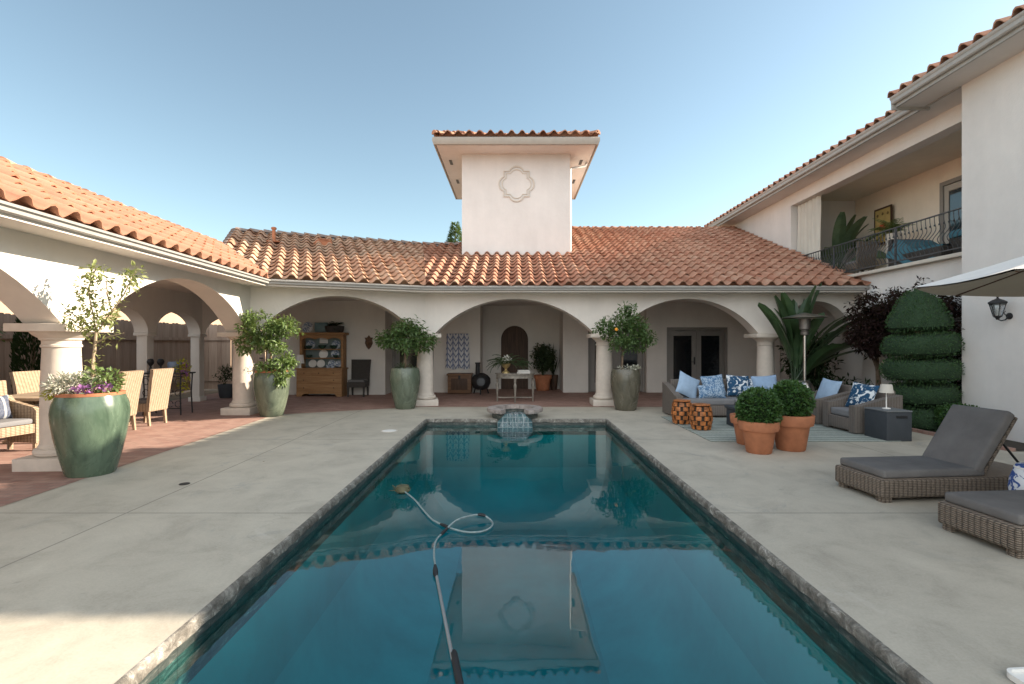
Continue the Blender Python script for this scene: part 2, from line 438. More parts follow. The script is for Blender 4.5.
CREAM = mat('cream_canvas', (.60, .565, .50), .9, .04, 4, .15, 120, bdist=.001, spec=.15)
CANVAS = mat('umbrella_canvas', (.66, .64, .60), .9, .04, 4, .15, 150, bdist=.001, spec=.1)
CHAR = mat('charcoal_composite', (.045, .052, .06), .65, .1, 6, .1, 80)
RUG = stripes('striped_rug_weave', [(0, (.33, .36, .31)), (.36, (.05, .06, .055)), (.43, (.27, .30, .26)), (.62, (.36, .38, .33)), (.90, (.10, .115, .10))], 2.9, 1, .03)
GOLD = mat('aged_gold', (.48, .36, .17), .4, .15, 10, metal=.6)
SILVERLEAF = mat('silver_leaf_paint', (.20, .18, .15), .5, .4, 14, .2, 40)
BOOK = mat('paper_white', (.72, .70, .66), .8, .03, 5)
TEAL = mat('teal_throw', (.06, .17, .22), .9, .2, 6, .4, 60, bdist=.006)
TILE_BL = None
def pooltile():
    t = NT('limed_slate_tile'); co = t.coord()
    m = t.n('ShaderNodeMapping'); t.l(co, m.inputs[0]); m.inputs['Scale'].default_value = (2.2, 2.2, 9)
    a = t.noise(m.outputs[0], 2.4, 6, .75, .5)
    b = t.n('ShaderNodeTexBrick'); mm = t.n('ShaderNodeMapping'); t.l(co, mm.inputs[0]); mm.inputs['Rotation'].default_value = (R(90), 0, R(45)); t.l(mm.outputs[0], b.inputs['Vector'])
    col = t.ramp(a, [(.3, (.020, .028, .027)), (.52, (.06, .07, .062)), (.62, (.15, .15, .13)), (.72, (.48, .46, .41))])
    x = t.xyz(co); g = t.math('LESS_THAN', t.math('FRACT', t.math('MULTIPLY', t.math('ADD', x[0], x[1]), 1/.15)), .05)
    col = t.mix(t.math('MULTIPLY', g, .5), col, (.02, .022, .02))
    return t.fin(t.bsdf(col, .4, t.bump(a, .5, .01), 0, .4))
PTILE = pooltile()

# ------------------------------------------------------------------ world, sun, camera
AZ = 10.0; EL = 26.0
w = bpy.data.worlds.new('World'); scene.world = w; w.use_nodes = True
nt = w.node_tree; nt.nodes.clear()
sky = nt.nodes.new('ShaderNodeTexSky'); sky.sky_type = 'NISHITA'; sky.sun_disc = False
sky.sun_elevation = R(EL); sky.sun_rotation = R(90-AZ); sky.altitude = 100; sky.air_density = 1.0; sky.dust_density = .6; sky.ozone_density = 1.0
bg = nt.nodes.new('ShaderNodeBackground'); bg.inputs[1].default_value = .14
wo = nt.nodes.new('ShaderNodeOutputWorld'); WT = NT.__new__(NT); WT.t = nt
# brighter white sky added behind the photographer to lift the shade, clear blue ahead
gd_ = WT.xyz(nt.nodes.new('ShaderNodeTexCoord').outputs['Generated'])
fill_ = WT.math('MULTIPLY', WT.ramp(WT.math('ADD', WT.math('MULTIPLY', gd_[1], -.5), .5), [(.52, (0, 0, 0)), (.82, (1, 1, 1))]), WT.ramp(gd_[2], [(.0, (.2,)*3), (.15, (1, 1, 1))]))
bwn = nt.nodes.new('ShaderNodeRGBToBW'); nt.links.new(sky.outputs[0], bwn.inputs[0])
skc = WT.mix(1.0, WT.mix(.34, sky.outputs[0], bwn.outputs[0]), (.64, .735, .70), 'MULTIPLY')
nt.links.new(WT.mix(fill_, skc, (5.5, 5.75, 6.0)), bg.inputs[0]); nt.links.new(bg.outputs[0], wo.inputs[0])
sd = Vector((math.cos(R(EL))*math.cos(R(AZ)), math.cos(R(EL))*math.sin(R(AZ)), math.sin(R(EL))))
ld = bpy.data.lights.new('sun', 'SUN'); ld.energy = 5.0; ld.angle = R(.5); ld.color = (1, .86, .70)
lo = bpy.data.objects.new('sun', ld); COL.objects.link(lo); lo.rotation_euler = sd.to_track_quat('Z', 'Y').to_euler(); lo.location = (30, 8, 20)
cam = bpy.data.cameras.new('camera'); co_ = bpy.data.objects.new('camera', cam); COL.objects.link(co_)
cam.sensor_width = 36; cam.lens = 500/1024*36; cam.shift_x = -2/1024; cam.shift_y = 1.5/1024; cam.clip_end = 3000; cam.clip_start = .05
co_.location = (0, 0, 1.6); co_.rotation_euler = (R(90), 0, 0); scene.camera = co_
scene.view_settings.view_transform = 'Standard'; scene.view_settings.look = 'None'
scene.view_settings.exposure = 1.38; scene.view_settings.gamma = 1
scene.render.resolution_x = 1024; scene.render.resolution_y = 684
scene.cycles.max_bounces = 8; scene.cycles.transparent_max_bounces = 12

# ------------------------------------------------------------------ ground, deck, pool
PX0, PX1, PY0, PY1 = -1.86, 1.95, .85, 10.6
WZ = -.125
def ring(x0, x1, y0, y1, z, h):
    hx0, hx1, hy0, hy1 = h
    vs = [(x0, y0, z), (x1, y0, z), (x1, y1, z), (x0, y1, z), (hx0, hy0, z), (hx1, hy0, z), (hx1, hy1, z), (hx0, hy1, z)]
    return MB().add(vs, [(0, 1, 5, 4), (1, 2, 6, 5), (2, 3, 7, 6), (3, 0, 4, 7)])
struct('ground', ring(-1500, 1500, -1500, 1500, -.03, (PX0-.1, PX1+.1, PY0-.1, PY1+.1)), GROUND)
struct('pool_deck', ring(-9.5, 16, -9, 14.5, 0, (PX0+.0, PX1, PY0, PY1)), CONC)
fl = MB()
ln = [(-4.75, -4), (-4.92, 3), (-5.36, 11.2), (-2.42, 12.6), (8.6, 12.6), (8.6, 17.6), (-9.6, 17.6), (-9.3, -4)]
fl.add([(p[0], p[1], .004) for p in ln], [tuple(range(len(ln)))])
struct('brick_floor', fl, BRICK)
# pool shell: tile band + plaster walls and floor
sh = MB()
D = -2.0
cove = [(0, -.34), (0, -1.0), (.05, -1.3), (.2, -1.6), (.5, -1.85), (.95, D)]
for k, (q, z) in enumerate(cove):
    sh.v += [(PX0+q, PY0+q, z), (PX1-q, PY0+q, z), (PX1-q, PY1-q, z), (PX0+q, PY1-q, z)]
    if k: sh.f += [(4*k-4+a, 4*k-4+(a+1) % 4, 4*k+(a+1) % 4, 4*k+a) for a in range(4)]
k = len(cove)-1; sh.f.append((4*k, 4*k+1, 4*k+2, 4*k+3))
struct('pool_basin', sh, PLASTER, ang=50)
tb = MB(); z0, z1 = -.34, -.06
tb.add([(PX0, PY0, z0), (PX1, PY0, z0), (PX1, PY1, z0), (PX0, PY1, z0), (PX0, PY0, z1), (PX1, PY0, z1), (PX1, PY1, z1), (PX0, PY1, z1)],
       [(0, 4, 5, 1), (1, 5, 6, 2), (2, 6, 7, 3), (3, 7, 4, 0)])
struct('pool_tile_band', tb, PTILE)
wt = MB(); e = .004
wt.box(((PX0+PX1)/2, (PY0+PY1)/2, (WZ+D)/2), (PX1-PX0-2*e, PY1-PY0-2*e, WZ-D-2*e))
struct('pool_water', wt, WATER, smooth=False)
# rough stone coping (cantilevered edge)
def coping():
    mb = MB(); prof = [(-.018, .0025), (-.006, .0035), (.008, -.004), (.016, -.018), (.014, -.036), (.017, -.052), (.012, -.072), (-.02, -.075)]
    path = []
    st = .06
    def seg(a, b):
        L = (Vector(b)-Vector(a)).length; n = int(L/st)
        return [tuple(Vector(a).lerp(Vector(b), i/n)) for i in range(n)]
    cs = [(PX0, PY0), (PX0, PY1), (PX1, PY1), (PX1, PY0), (PX0, PY0)]
    for a, b in zip(cs[:-1], cs[1:]): path += seg(a, b)
    path.append(cs[-1])
    mb.sweep(prof, path)
    m = len(prof); vs = []
    for i, v in enumerate(mb.v):
        j = i % m; v = Vector(v)
        if 2 <= j <= 6:
            q = noise.noise(v*14)*.014 + noise.noise(v*37)*.008
            cx, cy = (PX0+PX1)/2, (PY0+PY1)/2
            d = Vector((1 if v.x < PX0+.2 else (-1 if v.x > PX1-.2 else 0), 1 if v.y < PY0+.2 else (-1 if v.y > PY1-.2 else 0), 0))
            v = v + d*q + Vector((0, 0, noise.noise(v*21)*.007 if j > 2 else 0))
        vs.append(tuple(v))
    mb.v = vs
    return mb
struct('pool_coping', coping(), COPE, ang=60)

# ------------------------------------------------------------------ arcade house
A = Vector((-6.2, 11.45)); B = Vector((-2.32, 13.05)); dL = Vector((-.055, 1)).normalized()
NEAR = A - dL*12.6
C_ = Vector((2.35, 13.05)); D_ = Vector((6.56, 13.05)); E_ = Vector((8.95, 13.05))
house = thing('arcade_house', 'cream stucco arcaded pool house with terracotta tiled roof and square tower', 'house', (0, 13.05, 0))
TH = .46; SPR = 1.852; TOPW = 2.94
def header(p0, p1, cols, e0, e1, spr, apex=2.75):
    p0 = Vector(p0); p1 = Vector(p1); d = (p1-p0).normalized(); L = (p1-p0).length
    pts = [(-e0, TOPW)]
    pts.append((-e0, spr))
    for i, c in enumerate(cols):
        if i > 0:
            a = cols[i-1]+.29; b = c-.29; half = (b-a)/2; rise = min(apex-spr, half*.92)
            r = (half*half+rise*rise)/(2*rise); zc = spr+rise-r; a0 = math.asin(min(1, half/r))
            for k in range(33):
                t = -a0+2*a0*k/32
                pts.append(((a+b)/2+r*math.sin(t), zc+r*math.cos(t)))
    pts.append((L+e1, spr)); pts.append((L+e1, TOPW))
    nrm = Vector((d.y, -d.x, 0))
    o = Vector((p0.x, p0.y, 0))+nrm*TH/2
    return MB().prism(pts, o, (d.x, d.y, 0), (0, 0, 1), -nrm*TH)
L_left = (A-NEAR).length
lc = [L_left-14.7+.0, L_left-9.8, L_left-4.9, L_left]
lc = [c for c in lc if c > -.1]
make('arcade_wall', header(NEAR, A, [L_left-9.8, L_left-4.9, L_left], .0, .16, 1.852), S_WALL, house)
make('arcade_wall', header(A, B, [0, (B-A).length], .16, .04, 1.8535), S_WALL, house)
make('arcade_wall', header(B, E_, [0, (C_-B).length, (D_-B).length, (E_-B).length], .04, .3, 1.855), S_WALL, house)
colang = {0: math.atan2(dL.y, dL.x)}
def column(p, rz, first=None):
    if first is not None: return dup(first, (p[0], p[1], 0), rz, parent=house)
    sft = MB().lathe([(.245, .16), (.275, .18), (.285, .215), (.27, .25), (.235, .262), (.235, .285), (.222, .30), (.215, .33), (.218, .7), (.212, 1.1), (.196, 1.5), (.196, 1.545), (.212, 1.555), (.212, 1.58), (.20, 1.59), (.20, 1.64)], 32)
    o = make('column', sft, S_COL, house, M=Matrix.Translation((p[0], p[1], 0)) @ Matrix.Rotation(rz, 4, 'Z'))
    part('plinth', MB().box((0, 0, .08), (.66, .66, .16), bev=.012), S_COL, o)
    cp = MB().lathe([(.20, 1.636), (.225, 1.65), (.23, 1.67), (.275, 1.70), (.31, 1.735), (.315, 1.75)], 32)
    cp.box((0, 0, 1.80), (.80, .74, .10), bev=.012)
    part('capital', cp, S_COL, o)
    return o
for i in (2, 1, 0):
    p = A - dL*4.9*i; rz = math.atan2(dL.y, dL.x)
    if i == 2: col0 = column(p, rz)
    elif i == 0: column(p, rz-R(4), col0)
    else: column(p, rz, col0)
# the copies keep the parent-inverse of the first, so their location is given in world metres
column(B, R(11), col0); column(C_, 0, col0); column(D_, 0, col0)
# eaves: soffit, gutter
path = [NEAR - dL*.6, A, B, Vector((8.68, 13.05))]
make('soffit', MB().sweep([(.20, 2.885), (.76, 2.885), (.76, 2.90), (.20, 2.90)], path, True), S_WALL, house)
make('fascia', MB().sweep([(.735, 2.862), (.755, 2.862), (.755, 3.02), (.735, 3.02)], path, True), S_WALL, house)
make('gutter', MB().sweep([(.757, 2.90), (.805, 2.90), (.828, 2.91), (.834, 2.945), (.862, 2.962), (.868, 2.988), (.856, 2.994), (.846, 2.988), (.83, 2.966), (.757, 2.96)], path, True), GUTTER, house)
make('eave_closure', MB().sweep([(.55, 2.902), (.57, 2.902), (.57, 3.09), (.55, 3.09)], path, True), S_WALL, house)
# ceiling and back walls
ce = MB(); cp_ = [(NEAR.x, NEAR.y), (A.x, A.y), (B.x, B.y), (8.68, 13.05), (8.68, 18.4), (-7.7, 18.4), (-8.9, 14.0), (-8.2, -1.0)]
ce.add([(x, y, 2.93) for x, y in cp_], [tuple(range(len(cp_)))])
make('ceiling', ce, S_INNER, house)
def wallbox(x0, x1, y0, y1, z0=0, z1=2.93): return MB().box(((x0+x1)/2, (y0+y1)/2, (z0+z1)/2), (x1-x0, y1-y0, z1-z0))
YB = 16.3
bw = MB()
for q in ((-7.7, -4.02, 15.6, 15.85), (-2.62, -1.1, YB, YB+.25), (-1.35, -1.103, YB+.25, 17.6), (-1.35, 1.85, 17.6, 17.85), (1.6, 2.42, YB, YB+.25), (1.603, 1.85, YB+.25, 17.6), (4.32, 4.98, YB, YB+.25), (6.98, 8.68, YB, YB+.25), (-4.27, -4.023, 15.85, 16.5)):
    bw.box(((q[0]+q[1])/2, (q[2]+q[3])/2, 1.465), (q[1]-q[0], q[3]-q[2], 2.93))
for q in ((-4.02, -2.62, YB+.2, 2.12), (2.42, 4.32, YB+.2, 2.12), (4.98, 6.98, YB, 2.13)):
    bw.box(((q[0]+q[1])/2, q[2]+.125, (q[3]+2.93)/2), (q[1]-q[0], .25, 2.93-q[3]))
bw.box((.5, 18.3, 1.465), (16.4, .2, 2.93))
make('porch_wall', bw, S_INNER, house, smooth=False)
for q in ((-7.7, -4.05, 15.585), (-2.6, -1.1, YB-.015), (1.6, 2.40, YB-.015), (4.34, 4.96, YB-.015), (7.0, 8.68, YB-.015), (-1.1, 1.6, 17.585)):
    make('skirting', MB().box(((q[0]+q[1])/2, q[2]+.006, .05), (q[1]-q[0], .014, .10)), S_INNER, house)
def glazed_door(x0, x1, y, z1, leaves_, handle=True):
    fr = MB()
    for xx in (x0+.045, x1-.045): fr.box((xx, y, z1/2), (.09, .10, z1))
    fr.box(((x0+x1)/2, y, z1-.045), (x1-x0-.18, .10, .09))
    o = make('glazed_door', fr, FRAME, house)
    n = leaves_; wl = (x1-x0-.18)/n
    for i in range(n):
        a = x0+.09+i*wl; lf = MB()
        st = .15
        for xx in (a+st/2+.004, a+wl-st/2-.004): lf.box((xx, y+.01, (z1-.1)/2+.01), (st, .05, z1-.11))
        lf.box((a+wl/2, y+.01, .16), (wl-2*st-.008, .05, .30)); lf.box((a+wl/2, y+.01, z1-.19), (wl-2*st-.008, .05, .17))
        make('door_leaf', lf, FRAME, o)
        make('pane', MB().box((a+wl/2, y+.016, z1/2+.02), (wl-2*st-.008, .012, z1-.56)), GLASS_D, o)
    if handle:
        hd = MB(); hx = (x0+x1)/2-.07
        hd.tube([(hx, y-.02, 1.0), (hx, y-.07, 1.0), (hx-.11, y-.07, 1.0)], .011); hd.lathe([(.026, 0), (.026, .02)], 12, M=Matrix.Translation((hx, y-.012, 1.13)) @ Matrix.Rotation(R(90), 4, 'X'))
        hd.box((hx, y-.022, 1.02), (.05, .012, .22), bev=.004)
        make('handle', hd, IRON, o)
glazed_door(4.98, 6.98, YB+.1, 2.13, 2)
glazed_door(2.42, 4.32, YB+.22, 2.12, 2, False)
glazed_door(-4.02, -2.62, YB+.22, 2.12, 1, False)
# arched niche door
nd = []; nw = .475; top = 2.22; spr_n = top-nw
nd = [(-nw, 0)] + [(-nw*math.cos(math.pi*k/20), spr_n+nw*math.sin(math.pi*k/20)) for k in range(21)] + [(nw, 0)]
o_ = make('arched_door', MB().prism(nd, (.02, 17.60, 0), (1, 0, 0), (0, 0, 1), (0, -.03, 0)), WOOD_D, house)
nb = MB()
for k in range(-2, 3): nb.box((.02+k*.19, 17.567, 1.0), (.012, .008, 1.7))
make('batten', nb, WOOD_D, o_)
make('handle', MB().tube([(.3, 17.565, 1.1), (.3, 17.52, 1.1), (.3, 17.52, .95), (.3, 17.565, .95)], .012), IRON, o_)
# rear arches of the left loggia: thin wall with round arches on slim posts
P2 = Vector((-8.8, 13.9)); dR = Vector((.045, -1)).normalized()
def backarc(p0, p1, n, apex, spr):
    L = (Vector(p1)-Vector(p0)).length; d = (Vector(p1)-Vector(p0)).normalized(); st = L/n
    pts = [(-.0, TOPW), (-.0, spr)]
    for i in range(n):
        a = i*st+.14; b = (i+1)*st-.14; hw = (b-a)/2; ri = apex-spr
        for k in range(21):
            t = math.pi*k/20; pts.append(((a+b)/2-hw*math.cos(t), spr+ri*math.sin(t)))
    pts += [(L, spr), (L, TOPW)]
    nr = Vector((d.y, -d.x, 0))
    return MB().prism(pts, Vector((p0[0], p0[1], 0))-nr*.16, (d.x, d.y, 0), (0, 0, 1), nr*.32)
PEND = P2+dR*14.7
make('rear_arcade_wall', backarc(P2, PEND, 7, 2.42, 1.86), S_INNER, house)
make('rear_arcade_wall', backarc((-7.62, 15.7), P2, 1, 2.42, 1.862), S_INNER, house)
pst = None
for k in range(8):
    p = P2+dR*2.1*k; rz = math.atan2(dR.y, dR.x)
    if pst is None:
        m_ = MB().box((0, 0, .93), (.24, .24, 1.86), bev=.012); m_.box((0, 0, .06), (.32, .32, .12), bev=.01); m_.box((0, 0, 1.82), (.33, .33, .07), bev=.01)
        pst = make('post', m_, S_WALL, house, M=Matrix.Translation((p.x, p.y, 0)) @ Matrix.Rotation(rz, 4, 'Z'))
    else: dup(pst, (p.x, p.y, 0), rz, parent=house)

# tiled roofs ------------------------------------------------------
prof_u = [(0, 0), (.07, .028), (.16, .068), (.31, .09), (.46, .068), (.55, .028), (.62, -.004), (.81, -.028)]
def tile_mesh(o, u, n, pitch, u0, u1, run, clips=(), name='roof', rows=None):
    """a field of S-tiles; local x along the eave, y up the slope, z out of it"""
    o = Vector(o); u = Vector((u[0], u[1], 0)).normalized(); n = Vector((n[0], n[1], 0)).normalized()
    th = math.atan(pitch); ey = n*math.cos(th)+Vector((0, 0, math.sin(th))); ez = u.cross(ey)
    M = Matrix(((u.x, ey.x, ez.x, o.x), (u.y, ey.y, ez.y, o.y), (u.z, ey.z, ez.z, o.z), (0, 0, 0, 1)))
    V = run/math.cos(th); nr = int(math.ceil(V/TE)); i0 = int(math.floor(u0/TW)); i1 = int(math.ceil(u1/TW))
    us = [(i, f, h) for i in range(i0, i1) for (f, h) in prof_u] + [(i1, 0, 0)]
    vs = []; lines = [(.16, -.02, 0)]
    for r_ in range(nr):
        v0 = r_*TE
        lines.append((v0+.15, .034, r_)); lines.append((v0, .048, r_)); lines.append((v0, .068, r_)); lines.append((min(V, v0+TE+.15), .0, r_))
    for (v, h, r_) in lines:
        for (i, f, hp) in us:
            q = noise.cell(Vector((i+.5, r_+.5, .5)))
            j = (q-.5)*.016; hh = hp*(1.0 if h >= 0 else .0)*(.9 if h in (.034, .048) else 1)
            vs.append((i*TW+f*TW+j*.5, v+(j if h > 0 else 0), hh+h+j*.35))
    m = len(us)
    fs = [(a*m+b, a*m+b+1, (a+1)*m+b+1, (a+1)*m+b) for a in range(len(lines)-1) for b in range(m-1)]
    bm = bmesh.new(); vv = [bm.verts.new(v) for v in vs]
    for f in fs: bm.faces.new([vv[k] for k in f])
    Mi = M.inverted()
    for (co, no) in list(clips)+[(M @ Vector((u1, 0, 0)), u), (M @ Vector((u0, 0, 0)), -u)]:
        c2 = Mi @ Vector(co); n2 = (Mi.to_3x3() @ Vector(no)).normalized()
        g = bm.verts[:]+bm.edges[:]+bm.faces[:]
        bmesh.ops.bisect_plane(bm, geom=g, plane_co=c2, plane_no=n2, clear_outer=True, dist=1e-5)
    return bm, M
def roof(name, bms, M, m, parent):
    me = bpy.data.meshes.new(name); bm = bms[0]
    for b2 in bms[1:]:
        t = bpy.data.meshes.new('t'); b2.to_mesh(t); bm.from_mesh(t); bpy.data.meshes.remove(t)
    bm.to_mesh(me)
    me.polygons.foreach_set('use_smooth', [True]*len(me.polygons)); me.set_sharp_from_angle(angle=R(42))
    return make(name, me, m, parent, M=M)
def caps(mb, p0, p1, r=.105, step=.37, lift=.03):
    p0 = Vector(p0); p1 = Vector(p1); L = (p1-p0).length; d = (p1-p0)/L; n = int(L/step)
    for i in range(n+1):
        a = p0+d*min(L, i*step); b = p0+d*min(L, (i+1)*step+.05)
        if (b-a).length < .08: continue
        up = Vector((0, 0, 1)); s_ = d.cross(up).normalized(); q = s_.cross(d)
        vs = []
        for (pt, rr, lf) in ((a, r*1.17, lift+.025), (b, r*.95, lift-.008)):
            for k in range(9):
                t = math.pi*k/8; vs.append(pt+s_*math.cos(t)*rr+q*(math.sin(t)*rr*.85+lf-.03))
        mb.add(vs, [(k, k+1, 10+k, 9+k) for k in range(8)]+[tuple(range(8, -1, -1)), tuple(range(9, 18))])
    return mb
PT = .4167
EO = .80                                  # tile edge in front of the column line
uM = (B-A).normalized(); nM = Vector((-uM.y, uM.x)); nLf = Vector((-dL.y, dL.x))
def meet(p, d, q, e):
    k = d.x*e.y-d.y*e.x; t = ((q.x-p.x)*e.y-(q.y-p.y)*e.x)/k; return p+d*t
def off(p, n, k): return Vector((p.x-n.x*k, p.y-n.y*k))
nC = Vector((0, 1)); uC = Vector((1, 0))
EB = meet(off(B, nC, EO), uC, off(B, nM, EO), uM)
EA = meet(off(A, nLf, EO), dL, off(A, nM, EO), uM)
ZE = 3.0
v3 = lambda p, z=0: Vector((p[0], p[1], z))
# centre/right roof
val = lambda n1, n2, d1, d2: None
dBm = (nC+nM).normalized(); dBm = dBm/dBm.dot(nC)           # plan valley direction per unit run (centre and middle planes)
vB_no = Vector((-dBm.y, dBm.x, 0))                            # points left of the valley
bmC, MC = tile_mesh(v3(EB, ZE), uC, nC, PT, -4, 8.74-EB.x, 7.4, [(v3(EB), vB_no), ((0, 0, ZE+PT*4.56+.02), (0, 0, 1)) if False else (v3(EB), vB_no)])
bmC1, _ = tile_mesh(v3(EB, ZE), uC, nC, PT, -4, 1.66-EB.x, 4.56, [(v3(EB), vB_no)])
bmC2, _ = tile_mesh(v3(EB, ZE), uC, nC, PT, 1.66-EB.x, 8.74-EB.x, 7.4, [])
bmC.free()
rC = roof('tiled_roof', [bmC1, bmC2], MC, TILE_R, house)
rc = MB(); zr2 = ZE+PT*7.4; yr2 = EB.y+7.4
caps(rc, (1.6, yr2, zr2), (8.8, yr2, zr2)); make('ridge_cap', rc, RIDGE_M, rC)
zr1 = ZE+PT*4.56; RB = EB+dBm*4.56
rc = MB(); caps(rc, (RB.x, RB.y, zr1), (1.6, RB.y, zr1)); make('ridge_cap', rc, RIDGE_D, rC)
rb = MB(); rb.add([(RB.x, RB.y, zr1-.02), (1.66, RB.y, zr1-.02), (1.66, RB.y+4, zr1-1.7), (RB.x-2, RB.y+4, zr1-1.7), (1.66, yr2, zr2-.02), (8.74, yr2, zr2-.02), (8.74, yr2+7.4, ZE), (1.66, yr2+7.4, ZE)], [(0, 1, 2, 3), (4, 5, 6, 7)])
make('rear_slope', rb, RIDGE_M, rC)
# middle roof
sR = 4.63
PL, rl = .53, 2.13
_k = nLf.x*nM.y-nLf.y*nM.x        # plan direction along which both planes climb equally
dAm = Vector(((PT*nM.y-PL*nLf.y)/_k, (PL*nLf.x-PT*nM.x)/_k))            # valley with the left roof
vA_no = Vector((-dAm.y, dAm.x, 0))
# the mid roof is clipped by valley B on its right, valley A on its left, and its left rake
bmM, MM = tile_mesh(v3(EB, ZE), uM, nM, PT, -sR, 3.0, 4.56, [(v3(EB), -vB_no), (v3(EA), vA_no)])
rM = roof('tiled_roof', [bmM], MM, TILE_M, house)
RE = Vector((EB.x, EB.y))-uM*sR+nM*4.56
rc = MB(); caps(rc, v3(RE, zr1), v3(RB, zr1)); 
kk = 2.9
caps(rc, v3(RE-nM*kk, zr1-PT*kk), v3(RE, zr1)); make('ridge_cap', rc, RIDGE_D, rM)
rb = MB(); b1 = RE+nM*4.5; b2 = RB+nM*4.5
rb.add([v3(RE, zr1-.02), v3(RB, zr1-.02), v3(b2, ZE), v3(b1, ZE)], [(0, 1, 2, 3)]); make('rear_slope', rb, RIDGE_D, rM)
# pipe vent and louvre on the middle roof
def onmid(s_, d): p = EB-uM*s_+nM*d; return v3(p, ZE+PT*d)
q = onmid(3.55, 3.35)
vp = MB().tube([q+Vector((0, 0, -.05)), q+Vector((0, 0, .42))], .045, 12); vp.lathe([(.07, .40), (.075, .44), (.05, .46)], 12, q); vp.box(q+Vector((0, -.02, .04)), (.34, .34, .03), R(22.5), .008)
make('vent_pipe', vp, TERRA, house)
q = onmid(2.28, 3.5); lv = MB()
for k in range(4): lv.box(q+Vector((0, .06*k, .05+.055*k)), (.5-.04*k, .10, .03), R(22.5), .006)
lv.box(q+Vector((0, .1, .06)), (.46, .3, .12), R(22.5)); make('roof_vent', lv, TERRA, house)
# left roof
bmL1, ML = tile_mesh(v3(EA, ZE), dL, nLf, PL, -11.5, 7, rl, [(v3(EA), -vA_no)])
rL = roof('tiled_roof', [bmL1], ML, TILE_L, house)
zl = ZE+PL*rl
vEnd = EA+dAm*(rl/PT)
rA = EA+nLf*rl
rc = MB(); caps(rc, v3(rA-dL*11.5, zl), v3(vEnd, zl)); make('ridge_cap', rc, mat('warm_ridge_tile', (.50, .27, .16), .85, .2, 7, .3), rL)
rb = MB(); r2 = rA+nLf*rl
rb.add([v3(rA-dL*11.5, zl-.02), v3(rA+dL*3.6, zl-.02), v3(r2+dL*3.6, ZE), v3(r2-dL*11.5, ZE)], [(0, 1, 2, 3)]); make('rear_slope', rb, RIDGE_M, rL)

# tower ------------------------------------------------------------
TX0, TX1, TY0, TY1 = -1.60, 1.72, 15.36, 19.45; TZ = 7.42; OV = .734
tw = make('tower', MB().box(((TX0+TX1)/2, (TY0+TY1)/2, (3.4+TZ)/2), (TX1-TX0, TY1-TY0, TZ-3.4)), S_HOUSE, house, smooth=False)
cx, cy = (TX0+TX1)/2, (TY0+TY1)/2; hx, hy = (TX1-TX0)/2+OV, (TY1-TY0)/2+OV
make('soffit', MB().box((cx, cy, TZ+.015), (2*hx-.06, 2*hy-.06, .03)), S_HOUSE, tw)
cnr = [(cx-hx, cy-hy), (cx-hx, cy+hy), (cx+hx, cy+hy), (cx+hx, cy-hy), (cx-hx, cy-hy)]
g = MB(); P_ = [(0, TZ+.03), (.0, TZ+.21), (-.02, TZ+.22), (-.05, TZ+.19), (-.055, TZ+.10), (-.02, TZ-.0), (.05, TZ-.0), (.05, TZ+.03)]
def sweep_closed(prof, path):
    mb = MB(); pth = path[:-1]; n = len(pth); m = len(prof)
    P = [Vector(p) for p in pth]
    for i in range(n):
        d1 = (P[i]-P[i-1]).normalized(); d2 = (P[(i+1) % n]-P[i]).normalized()
        n1 = Vector((d1.y, -d1.x)); n2 = Vector((d2.y, -d2.x)); b = (n1+n2).normalized(); b = b/b.dot(n1)
        mb.v += [(P[i].x+b.x*o, P[i].y+b.y*o, z) for o, z in prof]
    for i in range(n):
        for j in range(m): mb.f.append((i*m+j, ((i+1) % n)*m+j, ((i+1) % n)*m+(j+1) % m, i*m+(j+1) % m))
    return mb
make('gutter', sweep_closed(P_, cnr), GUTTER2, tw)
mats4 = []
bms = []
zt = TZ+.27
for (o, u, n, L, run) in (((cx-hx, cy-hy), (1, 0), (0, 1), 2*hx, hx), ((cx+hx, cy-hy), (0, 1), (-1, 0), 2*hy, hx), ((cx-hx, cy+hy), (0, -1), (1, 0), 2*hy, hx), ((cx+hx, cy+hy), (-1, 0), (0, -1), 2*hx, hx)):
    u_ = Vector((*u, 0)); n_ = Vector((*n, 0)); o_3 = Vector((*o, zt))
    bm, M_ = tile_mesh(o_3, u, n, PT*.9, 0, L, run, [(o_3, (n_-u_)), (o_3+u_*L, (n_+u_))])
    roof('tower_roof', [bm], M_, TILE_R, tw)
for sx in (-1, 1):
    for sy in (-1, 1): make('hip_cap', caps(MB(), (cx+sx*hx, cy+sy*hy, zt+.03), (cx, cy+sy*(hy-hx), zt+PT*.9*hx+.03), .10), RIDGE_M, tw)
def quat(th, k):
    best = 0
    for a in range(4):
        ca = (.31*math.cos(a*math.pi/2), .31*math.sin(a*math.pi/2)); rr = .245
        b = ca[0]*math.cos(th)+ca[1]*math.sin(th); c = ca[0]**2+ca[1]**2-rr*rr; dd = b*b-c
        if dd > 0: best = max(best, b+math.sqrt(dd))
    sq = .40/max(abs(math.cos(th)), abs(math.sin(th)))
    return max(best, sq)*k
em = MB(); N = 144
for (k1, k2, dep) in ((1.0, .93, .032), (.82, .77, .022)):
    vs = []; 
    for i in range(N):
        th = 2*math.pi*i/N; q = quat(th, 1)
        for (k, dd) in ((k1, 0), (k1, dep), (k2, dep), (k2, 0)):
            vs.append((.08+q*k*math.cos(th), TY0-dd, 6.50+q*k*math.sin(th)))
    em.add(vs, [(i*4+j, i*4+(j+1) % 4, ((i+1) % N)*4+(j+1) % 4, ((i+1) % N)*4+j) for i in range(N) for j in range(3)])
make('emblem', em, S_TRIM, tw)
for yy in (TY0+.7, TY0+2.6):
    for xx in (TX0-.42, TX1+.42): make('soffit_vent', MB().box((xx, yy, TZ-.004), (.09, .42, .012)), IRON_G, tw)
